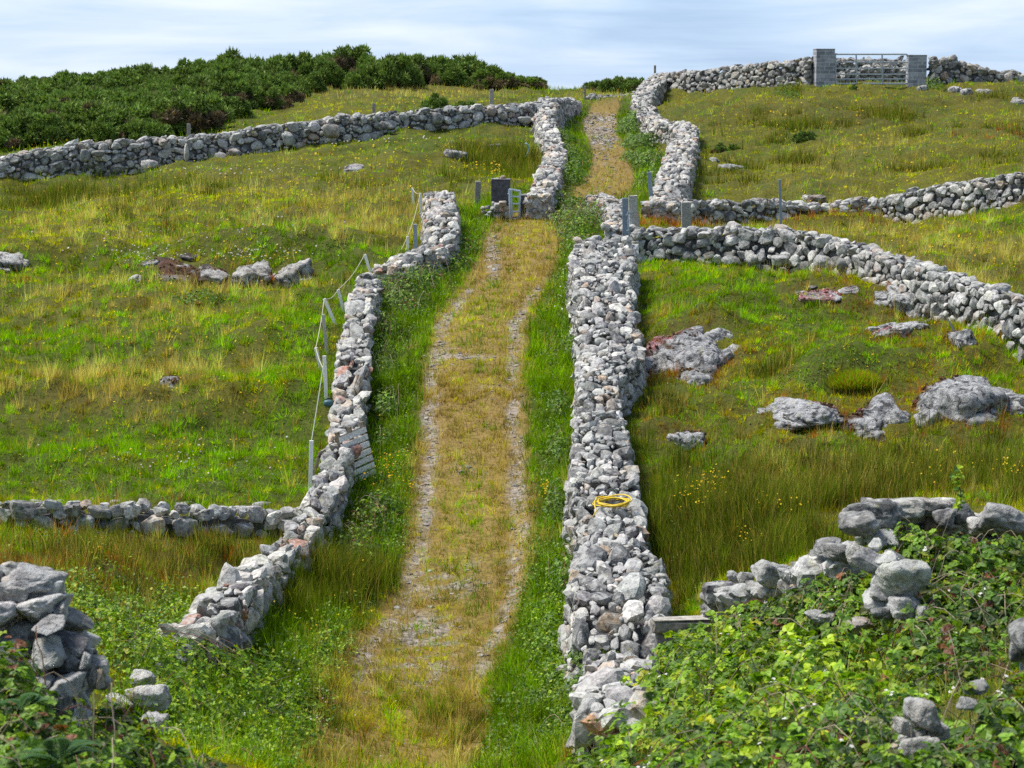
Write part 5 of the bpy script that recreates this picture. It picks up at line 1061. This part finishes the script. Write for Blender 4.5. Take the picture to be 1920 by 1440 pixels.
mesh_gate('steel_gate', 'small open steel gate with three rungs hanging on the square concrete pillar', ((957,412),(955,355),(975,358),(974,410)), float(hit(938, 409, 0, 55)[1]) - .2, float(hit(938, 409, 0, 55)[1]) - .1, (.26,.53,.78), (.16,), .036, (.55,.66,.74))
mesh_gate('farm_gate', 'wide galvanised farm gate closing the hilltop gap between two block pillars', ((1567,157),(1566,101.5),(1703,101.5),(1704,157)), 112.6, 112.9, (.16,.32,.52,.73), (.285,.64), .042, (.52,.56,.58), rnd=.045)
# concrete pillars by the lane
YP = float(hit(938, 409, 0, 55)[1])
print('YP', YP)
def block(name, label, cat, px0, px1, pyt, pyb, Y, depth, col, mat=M_CONC, courses=0, yaw=0.0, cap=None):
    a, b_ = P(px0, pyt, Y), P(px1, pyt, Y); g = float(T((a[0] + b_[0]) / 2, Y)); zb = min(P((px0 + px1) / 2, pyb, Y)[2], g) - .12
    wd = b_[0] - a[0]; c = np.array([(a[0] + b_[0]) / 2, Y + depth / 2, 0]); root = thing(name, (c[0], c[1], g), label, cat); Rz = rotz(yaw)
    H = a[2] - zb
    m1 = MB(); m1.box((c[0], c[1], zb + H / 2), (wd, depth, H), Rz, .02, .006, col); m1.build('shaft', mat, root, smooth=False)
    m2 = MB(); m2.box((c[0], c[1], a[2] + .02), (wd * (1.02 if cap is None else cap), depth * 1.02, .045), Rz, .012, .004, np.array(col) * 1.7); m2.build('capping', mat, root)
    return root, c, a[2]
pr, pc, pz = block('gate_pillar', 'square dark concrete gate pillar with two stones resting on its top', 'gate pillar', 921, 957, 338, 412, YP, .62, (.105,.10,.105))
tag(boulder(943, 333.5, YP + .25, 6, 5, k=3, depth=.1, col=(.42,.28,.17)), 'orange stone resting on the square concrete gate pillar', 'stone')
tag(boulder(930, 336, YP + .25, 6, 2.6, k=3, depth=.12, col=(.3,.29,.28)), 'flat grey stone resting on the square concrete gate pillar', 'stone')
block('concrete_block', 'low dark concrete block wall end right of the small open steel gate', 'concrete block', 973, 990, 368, 414, YP, .7, (.12,.115,.12))
hp = thing('stone_heap', hit(930, 402, 0, 55), 'tumbled whitish stones heaped at the foot of the square concrete pillar', 'stone heap')
for (x, y, a, b_) in ((905,391,6,5),(914,389,5,4),(925,383,4,7),(935,386,9,6),(942,381,8,5),(948,392,7,9),(933,395,9,6),(920,397,8,5),(908,399,7,4),(940,401,8,6),(950,403,5,7),(915,404,8,4),(930,406,8,4),(925,390,6,4)): boulder(x, y, YP - .5 + rng.uniform(-.2, .2), a, b_, 'stone', hp, k=3, pal='pale', depth=.14)
# block pillars of the hilltop gate, laid in courses
m_blk, nt, b = new_mat('block_masonry')
tc = nd(nt, 'ShaderNodeTexCoord'); sx = nd(nt, 'ShaderNodeSeparateXYZ'); nt.links.new(tc.outputs['Object'], sx.inputs[0]); ad = nd(nt, 'ShaderNodeMath', operation='ADD'); nt.links.new(sx.outputs[0], ad.inputs[0]); nt.links.new(sx.outputs[1], ad.inputs[1])
cb = nd(nt, 'ShaderNodeCombineXYZ'); nt.links.new(ad.outputs[0], cb.inputs[0]); nt.links.new(sx.outputs[2], cb.inputs[1])
br = nd(nt, 'ShaderNodeTexBrick', inp={'Scale': 1.0, 'Mortar Size': .014, 'Brick Width': .5, 'Row Height': .2, 'Color1': (.40,.405,.42,1), 'Color2': (.2,.205,.225,1), 'Mortar': (.50,.50,.52,1), 'Bias': 0.0}); nt.links.new(cb.outputs[0], br.inputs['Vector'])
nz = nd(nt, 'ShaderNodeTexNoise', inp={'Scale': 7.0, 'Detail': 6, 'Roughness': .7}); nt.links.new(tc.outputs['Object'], nz.inputs['Vector'])
nt.links.new(mixc(nt, .55, br.outputs[0], ramp(nt, nz.outputs[0], [(.3, (.45, .45, .47)), (.5, (1, 1, 1)), (.7, (1.5, 1.5, 1.5))]), 'MULTIPLY'), b.inputs['Base Color'])
bp = nd(nt, 'ShaderNodeBump', inp={'Strength': .5, 'Distance': .02}); nt.links.new(br.outputs[1], bp.inputs['Height']); bp.invert = True; nt.links.new(bp.outputs[0], b.inputs['Normal'])
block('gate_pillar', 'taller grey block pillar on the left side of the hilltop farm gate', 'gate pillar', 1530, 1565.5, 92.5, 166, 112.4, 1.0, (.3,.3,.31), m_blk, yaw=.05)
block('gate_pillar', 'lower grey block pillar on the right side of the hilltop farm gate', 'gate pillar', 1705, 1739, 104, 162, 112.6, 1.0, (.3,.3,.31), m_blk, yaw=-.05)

# electric fence: white stakes and the tape between them
ST = [((776,388),(773,352),75),((790,412),(788,362),70),((765,476),(764,443),63.5),((697,520),(684,477),None),((645,585),(634,543),None),((629,608),(608,560),None),((613,662),(606,590),None),((602,694),(592,652),None),((612,748),(608,667),None),((582,925),(584,826),None)]
SL = ['rearmost white fence stake near the lone wall end','tall white fence stake in front of the rearmost stake','short white fence stake behind the low broken wall piece','leaning white fence stake at the far end of the left lane wall','slanting white fence stake touching the upper left lane wall','slanting white fence stake furthest into the left field','thin faded fence stake right of the stake with sagging tape','leaning white fence stake where the tape sags lowest','white fence stake above the blue-green can','tall white fence stake with an orange band beside the broken timber frame']
tips = []
for (b_, t, Y), lb in zip(ST, SL):
    r_, B, Tp, R, L, w_, d_ = post('fence_stake', lb, 'fence stake', b_, t, .03, WHITE, M_PLAST, None, Y)
    wc = np.array((.5,.47,.42)) if 'faded' in lb else np.array(WHITE)
    mm = MB(); mm.box((B + Tp) / 2, (.082, .05, L), R, .004, 0, wc); mm.build('shaft', M_PLAST, r_)
    for k_ in range(5): x = MB(); x.box(Tp - R[:, 2] * (.03 + .13 * k_) + R[:, 0] * .026, (.022, .022, .03), R, .005, 0, wc * .9); x.build('insulator', M_PLAST, r_)
    if 'orange' in lb: x = MB(); x.box(Tp - R[:, 2] * .45, (.046, .024, .05), R, .002, 0, (.7,.12,.03)); x.build('orange_band', M_PLAST, r_)
    tips.append(Tp)
def cord(name, label, cat, ctrl, r, col, mat, sag=.0, k=5):
    mm = MB(); pts = []
    for a, b_ in zip(ctrl[:-1], ctrl[1:]):
        t = np.linspace(0, 1, 12)[:, None]; s_ = a * (1 - t) + b_ * t; s_[:, 2] -= (np.sin(t[:, 0] * np.pi) * sag * np.linalg.norm(b_ - a)); pts.append(s_[:-1])
    pts.append(ctrl[-1][None]); mm.tube(np.vstack(pts), r, k, col); return tag(mm.build(name, mat), label, cat)
cord('fence_tape', 'cream fence tape dropping from the rear white stakes to the low broken wall piece', 'fence tape', [tips[0], tips[1], tips[2], P(752, 468, 62.5)], .012, (.5,.43,.27), M_PLAST, .02)
cord('fence_tape', 'cream fence tape running along the leaning stakes beside the left lane wall', 'fence tape', [tips[3], tips[4], tips[5], tips[7], P(606, 690, float(tips[8][1]))], .010, (.55,.5,.36), M_PLAST, .03)
cord('fence_tape', 'straight greenish fence tape from the stake above the can down to the orange-banded stake', 'fence tape', [P(607, 680, float(tips[8][1])), tips[9]], .010, (.34,.36,.30), M_PLAST, .004)
# can hung beside the wall
c = P(616, 756, 47.2); root = thing('plastic_can', c, 'small blue-green plastic can with black handle hanging beside the left lane wall', 'can')
D3, F3 = ICO[3]; mm = MB(); V = np.sign(D3) * np.abs(D3) ** .75 * np.array([.12, .10, .085]); mm.add(V + c, F3, (.05,.13,.16)); mm.build('body', M_PLAST, root, smooth=True)
th = np.linspace(.1, 3.0, 10); mm = MB(); mm.tube(c + np.stack([.03 + np.cos(th) * .085, 0 * th, .05 + np.sin(th) * .08], -1), .014, 6, (.02,.02,.02)); mm.build('handle', M_PLAST, root)
mm = MB(); mm.box(c + [-.06, 0, .085], (.05, .05, .03), None, .008, 0, (.02,.03,.03)); mm.build('lid', M_PLAST, root)

# pallet leaning on the left lane wall
pb = hit(668, 912); yaw = math.radians(57); ex = np.array([math.cos(yaw), math.sin(yaw), .12]); ex /= np.linalg.norm(ex)
up = np.array([-.20, .03, 1.0]); up -= ex * (up @ ex); up /= np.linalg.norm(up); no = np.cross(ex, up); R = np.stack([ex, no, up], 1)
org = P(659, 909, pb[1]); root = thing('wooden_pallet', org, 'bleached wooden pallet leaning against the lane side of the left lane wall', 'pallet')
q = lambda x, y, z: org + R @ np.array([x, y, z])
for i in range(7): x = MB(); x.box(q(.42, .0, .05 + .155 * i), (.92, .022, .115), R, .006, .003, np.array((.82,.80,.75)) * rng.uniform(.8, 1.12)); x.build('slat', M_WOODT, root)
for xx in (.0, .42, .86): x = MB(); x.box(q(xx, -.062 if no[0] > 0 else .062, .55), (.055, .10, 1.22), R, .008, .003, (.25,.21,.15)); x.build('stringer', M_WOODT, root)
for i in (0, 3, 6): x = MB(); x.box(q(.42, -.13 if no[0] > 0 else .13, .06 + .155 * i), (.92, .02, .1), R, .006, .003, (.30,.27,.22)); x.build('back_slat', M_WOODT, root)
# broken timber frame on the field side of the same wall
Yf = 42.6; root = thing('broken_pallet', P(590, 920, Yf), 'broken dark timber frame leaning on the field side of the left lane wall', 'pallet')
def beam(nm, p0, p1, Y0, Y1, w_, col, d_=None):
    a, b_ = P(*p0, Y0), P(*p1, Y1); z = b_ - a; L = np.linalg.norm(z); z /= L; x_ = np.cross([0, 1, 0], z); x_ /= np.linalg.norm(x_); y_ = np.cross(z, x_)
    m1 = MB(); m1.box((a + b_) / 2, (w_, d_ or w_, L), np.stack([x_, y_, z], 1), .008, .004, col); return m1.build(nm, M_WOODT, root)
beam('rail', (573,936), (601,848), 42.3, 43.2, .06, WDARK); beam('rail', (584,930), (618,855), 42.0, 42.9, .06, (.16,.135,.11)); beam('rail', (606,878), (640,838), 42.6, 43.2, .06, (.2,.18,.15))
beam('crosspiece', (599,852), (614,862), 42.6, 42.6, .11, (.07,.055,.045), .09); beam('crosspiece', (602,848), (618,838), 43.2, 43.6, .05, (.3,.27,.23)); beam('crosspiece', (584,908), (596,914), 42.3, 42.3, .10, (.07,.055,.045), .09); beam('crosspiece', (614,862), (632,846), 42.6, 43.2, .05, (.24,.21,.18))
root = thing('timber_stick', P(646, 925, 42), 'thin bleached stick leaning against the wall below the pallet', 'stick'); beam('shaft', (653,944), (636,905), 41.3, 41.8, .035, (.5,.46,.4)); beam('splintered_tip', (636,905), (633.5,899), 41.8, 41.85, .025, (.6,.54,.45))
# yellow hose coil on the broad wall
hc = hit(1147, 940, 1.3); Yh = hc[1]; base = P(1148, 941, Yh); mm = MB(); VV = []
for k_ in range(6):
    th = np.linspace(0, 2 * np.pi, 40); a = .33 * rng.uniform(.8, 1.05); b_ = .26 * rng.uniform(.75, 1.05); o_ = rng.normal(0, .03, 2); tl_ = rng.normal(0, .05, 2)
    x = a * np.cos(th) + o_[0]; y = b_ * np.sin(th) * 1.5 + o_[1]; mm.tube(np.stack([base[0] + x, base[1] + y, base[2] - .02 + .007 * k_ + tl_[0] * x + tl_[1] * y + .012 * np.sin(3 * th + k_)], -1), .0135, 6, np.array((.72,.50,.01)) * rng.uniform(.85, 1.1), cap=False)
a_ = base + np.array([-.32, -.05, .03]); e1 = P(1118, 958, Yh - .25); e2 = P(1112, 968, Yh - .4); mm.tube(np.array([a_ + [.05, .25, .02], a_, (a_ + e1) / 2 + [-.02, 0, .02], e1, e2]), .0135, 6, (.7,.48,.01))
tag(mm.build('hose_coil', M_PLAST, smooth=True), 'coiled yellow hose lying on top of the broad lane wall', 'hose')
# pipes
c0 = hit(986, 299); Yp = c0[1]; tag(MB().tube(np.array([P(*p_, Yp) for p_ in ((983,300),(987,292),(991,284),(992,277),(989,271),(985,268))]), .035, 6, (.25,.42,.48)).build('pipe', M_PLAST, smooth=True), 'curved pale blue pipe sticking out of the rushes by the upper lane wall', 'pipe')
pts = [hit(x, y, .12) + [0, 0, .14] for x, y in ((1738,556),(1752,568),(1768,586),(1784,612),(1794,634),(1800,656))]
tag(MB().tube(np.array(pts), .03, 6, (.03,.03,.033)).build('pipe', M_PLAST, smooth=True), 'black plastic pipe lying down the bank below the curved boulder wall', 'pipe')
# squat post and beam in the right foreground
block('stone_post', 'squat grey stone post buried in brambles at the near end of the broad lane wall', 'stone post', 1230, 1268, 1186, 1290, 28.6, .28, (.19,.18,.175))
root = thing('stone_lintel', P(1275, 1172, 28.5), 'long grey stone beam lying across the squat post by the bramble thicket', 'stone beam'); m1 = MB(); m1.box(P(1276, 1172, 28.7), (.84, .26, .15), rotz(.1), .025, .01, (.24,.22,.19)); m1.build('slab', M_CONC, root); m1 = MB(); m1.box(P(1276, 1160, 28.7), (.82, .24, .02), rotz(.1), .008, .004, (.4,.37,.32)); m1.build('lichened_top', M_CONC, root)
# grass hummock
h = hit(1602, 722); root = thing('grass_hummock', h, 'rounded brown-green grass hummock above the white-faced rock', 'grass hummock'); n = 9000
d = rng.normal(size=(n, 3)); d[:, 2] = np.abs(d[:, 2]); d /= np.linalg.norm(d, axis=1, keepdims=True); p = h + d * np.array([.52, .52, .28])
V, Fc, C = blades(p[:, 0], p[:, 1], p[:, 2] - .05, rng.uniform(.08, .24, n), np.full(n, .014), np.abs(rng.normal(.7, .3, n)), KC[rng.choice([0, 8, 2, 7], n, p=[.35, .3, .25, .1])] * rng.uniform(.6, 1.4, (n, 1)), az=np.arctan2(d[:, 1], d[:, 0]), five=False)
hm = MB(); hm.add(D3 * np.array([.5, .5, .26]) + h, F3, (.12,.11,.03)); hm.build('mound', M_STEM, root, smooth=True); link_mesh('tuft', V - h, Fc, M_GRASS, root, C)
# tall leafy stem above the boulder wall at lower right
c = P(1795, 960, 22.8); root = thing('bramble_shoot', c, 'single upright leafy shoot standing above the boulders at lower right', 'shoot'); mm = MB(); tt = np.linspace(0, 1, 7)[:, None]; sp_ = c + tt * np.array([.02, 0, .5]) + np.array([.03, 0, 0]) * np.sin(tt * 5); mm.tube(sp_, np.linspace(.008, .004, 7), 5, (.09,.07,.04)); mm.build('stem', M_STEM, root)
ii = np.repeat(np.arange(1, 7), 5); P0 = sp_[ii]; A = rng.normal(size=(30, 3)) * [1, 1, .4]; N = np.array([0, -.3, 1.0]) + rng.normal(0, .3, (30, 3)); N /= np.linalg.norm(N, axis=1, keepdims=True); A -= N * (A * N).sum(1, keepdims=True); V, Fc, k = leaf_geo(P0, A, N, rng.uniform(.05, .1, 30), True); link_mesh('leaves', V - c, Fc, M_LEAF, root, np.repeat(np.array(LC['bright'])[rng.integers(0, 4, 30)], k, 0))
# ------------------------------------------------------------------ ground sheet
m, nt, b = new_mat('ground_soil_and_turf')
at = nd(nt, 'ShaderNodeAttribute', attribute_name='tint'); g = nd(nt, 'ShaderNodeNewGeometry')
def _n(sc, det=5, ro=.6):
    n = nd(nt, 'ShaderNodeTexNoise', inp={'Scale': sc, 'Detail': det, 'Roughness': ro}); nt.links.new(g.outputs['Position'], n.inputs['Vector']); return n.outputs[0]
na, nb = _n(9), _n(16, 6, .75)
turf = mixc(nt, .8, at.outputs['Color'], ramp(nt, na, [(.3, (.5, .5, .5)), (.5, (1, 1, 1)), (.7, (1.5, 1.45, 1.3))]), 'MULTIPLY')
vo = nd(nt, 'ShaderNodeTexVoronoi', inp={'Scale': 13.0}); nt.links.new(g.outputs['Position'], vo.inputs['Vector'])
grv = mixc(nt, .75, (.27, .235, .205), ramp(nt, vo.outputs['Color'], [(.2, (.35, .35, .36)), (.8, (1.6, 1.55, 1.5))]), 'MULTIPLY')
ad = nd(nt, 'ShaderNodeMath', operation='ADD'); nt.links.new(at.outputs['Alpha'], ad.inputs[0]); nt.links.new(nb, ad.inputs[1])
c = mixc(nt, ramp(nt, ad.outputs[0], [(.70, (0, 0, 0)), (1.05, (.9, .9, .9))]), turf, grv)
nt.links.new(c, b.inputs['Base Color'])
bp = nd(nt, 'ShaderNodeBump', inp={'Strength': .6, 'Distance': .04}); nt.links.new(nb, bp.inputs['Height']); nt.links.new(bp.outputs[0], b.inputs['Normal'])
nx_, ny_ = len(GX), len(GY)
idx = np.arange(nx_ * ny_).reshape(ny_, nx_)
q0, q1, q2, q3 = idx[:-1, :-1].ravel(), idx[:-1, 1:].ravel(), idx[1:, 1:].ravel(), idx[1:, :-1].ravel()
ground = link_mesh('ground', np.stack([gx.ravel(), gy.ravel(), GZ.ravel()], -1), np.vstack([np.stack([q0, q1, q2], -1), np.stack([q0, q2, q3], -1)]), m, None, np.hstack([gcol, galpha[:, None]]), smooth=True)
tag(ground, kind='structure')
# ------------------------------------------------------------------ sky, sun, camera
SUN_EL, SUN_AZ = math.radians(60), math.radians(-74)      # azimuth clockwise from +Y (away from the camera)
w = bpy.data.worlds.new('World'); S.world = w; w.use_nodes = True; nt = w.node_tree
bg = nt.nodes['Background']
sky = nd(nt, 'ShaderNodeTexSky', sky_type='NISHITA', sun_disc=False, sun_elevation=SUN_EL, sun_rotation=SUN_AZ, air_density=1.0, dust_density=.6, ozone_density=2.0)
tc = nd(nt, 'ShaderNodeTexCoord'); mp = nd(nt, 'ShaderNodeMapping', inp={'Scale': (7, 7, 60), 'Rotation': (.012, .018, 0)})
nt.links.new(tc.outputs['Generated'], mp.inputs[0])
n1 = nd(nt, 'ShaderNodeTexNoise', inp={'Scale': 1.0, 'Detail': 7, 'Roughness': .55, 'Distortion': .5}); nt.links.new(mp.outputs[0], n1.inputs['Vector'])
mp2 = nd(nt, 'ShaderNodeMapping', inp={'Scale': (3, 3, 16), 'Location': (3, 1, 7)}); nt.links.new(tc.outputs['Generated'], mp2.inputs[0])
n2 = nd(nt, 'ShaderNodeTexNoise', inp={'Scale': 1.0, 'Detail': 5, 'Roughness': .5, 'Distortion': .3}); nt.links.new(mp2.outputs[0], n2.inputs['Vector'])
av = nd(nt, 'ShaderNodeMix'); av.data_type = 'FLOAT'; av.inputs[0].default_value = .5; nt.links.new(n1.outputs[0], av.inputs[2]); nt.links.new(n2.outputs[0], av.inputs[3])
cl = ramp(nt, av.outputs[0], [(.36, (3.2, 4.7, 7.1)), (.45, (4.4, 5.8, 7.8)), (.54, (5.6, 6.6, 8.0)), (.66, (7.0, 7.6, 8.4))])
cv = ramp(nt, av.outputs[0], [(.30, (.75, .75, .75)), (.6, (.97, .97, .97))])
sxz = nd(nt, 'ShaderNodeSeparateXYZ'); nt.links.new(tc.outputs['Generated'], sxz.inputs[0])
low = ramp(nt, sxz.outputs[2], [(.06, (1, 1, 1)), (.26, (.2, .2, .2))])          # clouds thinned overhead, out of view, to cut the fill light
nt.links.new(mixc(nt, mixc(nt, 1.0, cv, low, 'MULTIPLY'), sky.outputs[0], cl), bg.inputs[0]); bg.inputs[1].default_value = .1
sl = bpy.data.lights.new('Sun', 'SUN'); so = bpy.data.objects.new('Sun', sl); COL.objects.link(so)
sl.energy = 4.2; sl.angle = math.radians(20); sl.color = (1.0, .96, .9)
d = Vector((math.sin(SUN_AZ) * math.cos(SUN_EL), math.cos(SUN_AZ) * math.cos(SUN_EL), math.sin(SUN_EL)))
so.rotation_euler = d.to_track_quat('Z', 'Y').to_euler()
cam = bpy.data.cameras.new('Camera'); co = bpy.data.objects.new('Camera', cam); COL.objects.link(co); S.camera = co
co.location = (0, 0, CAMZ); co.rotation_euler = (math.pi / 2 - PITCH, 0, 0)
cam.sensor_width = 36; cam.lens = F / 1920 * 36; cam.clip_end = 12000; cam.clip_start = .1
cam.dof.use_dof = True; cam.dof.focus_distance = 46; cam.dof.aperture_fstop = 4.5
S.view_settings.view_transform = 'Standard'; S.view_settings.look = 'None'; S.view_settings.exposure = 0.45; S.view_settings.gamma = 1; S.view_settings.use_curve_mapping = False
S.render.engine = 'CYCLES'; S.cycles.max_bounces = 6; S.cycles.diffuse_bounces = 3; S.cycles.transmission_bounces = 4; S.cycles.glossy_bounces = 2
S.cycles.use_denoising = False; S.render.filter_size = 1.1
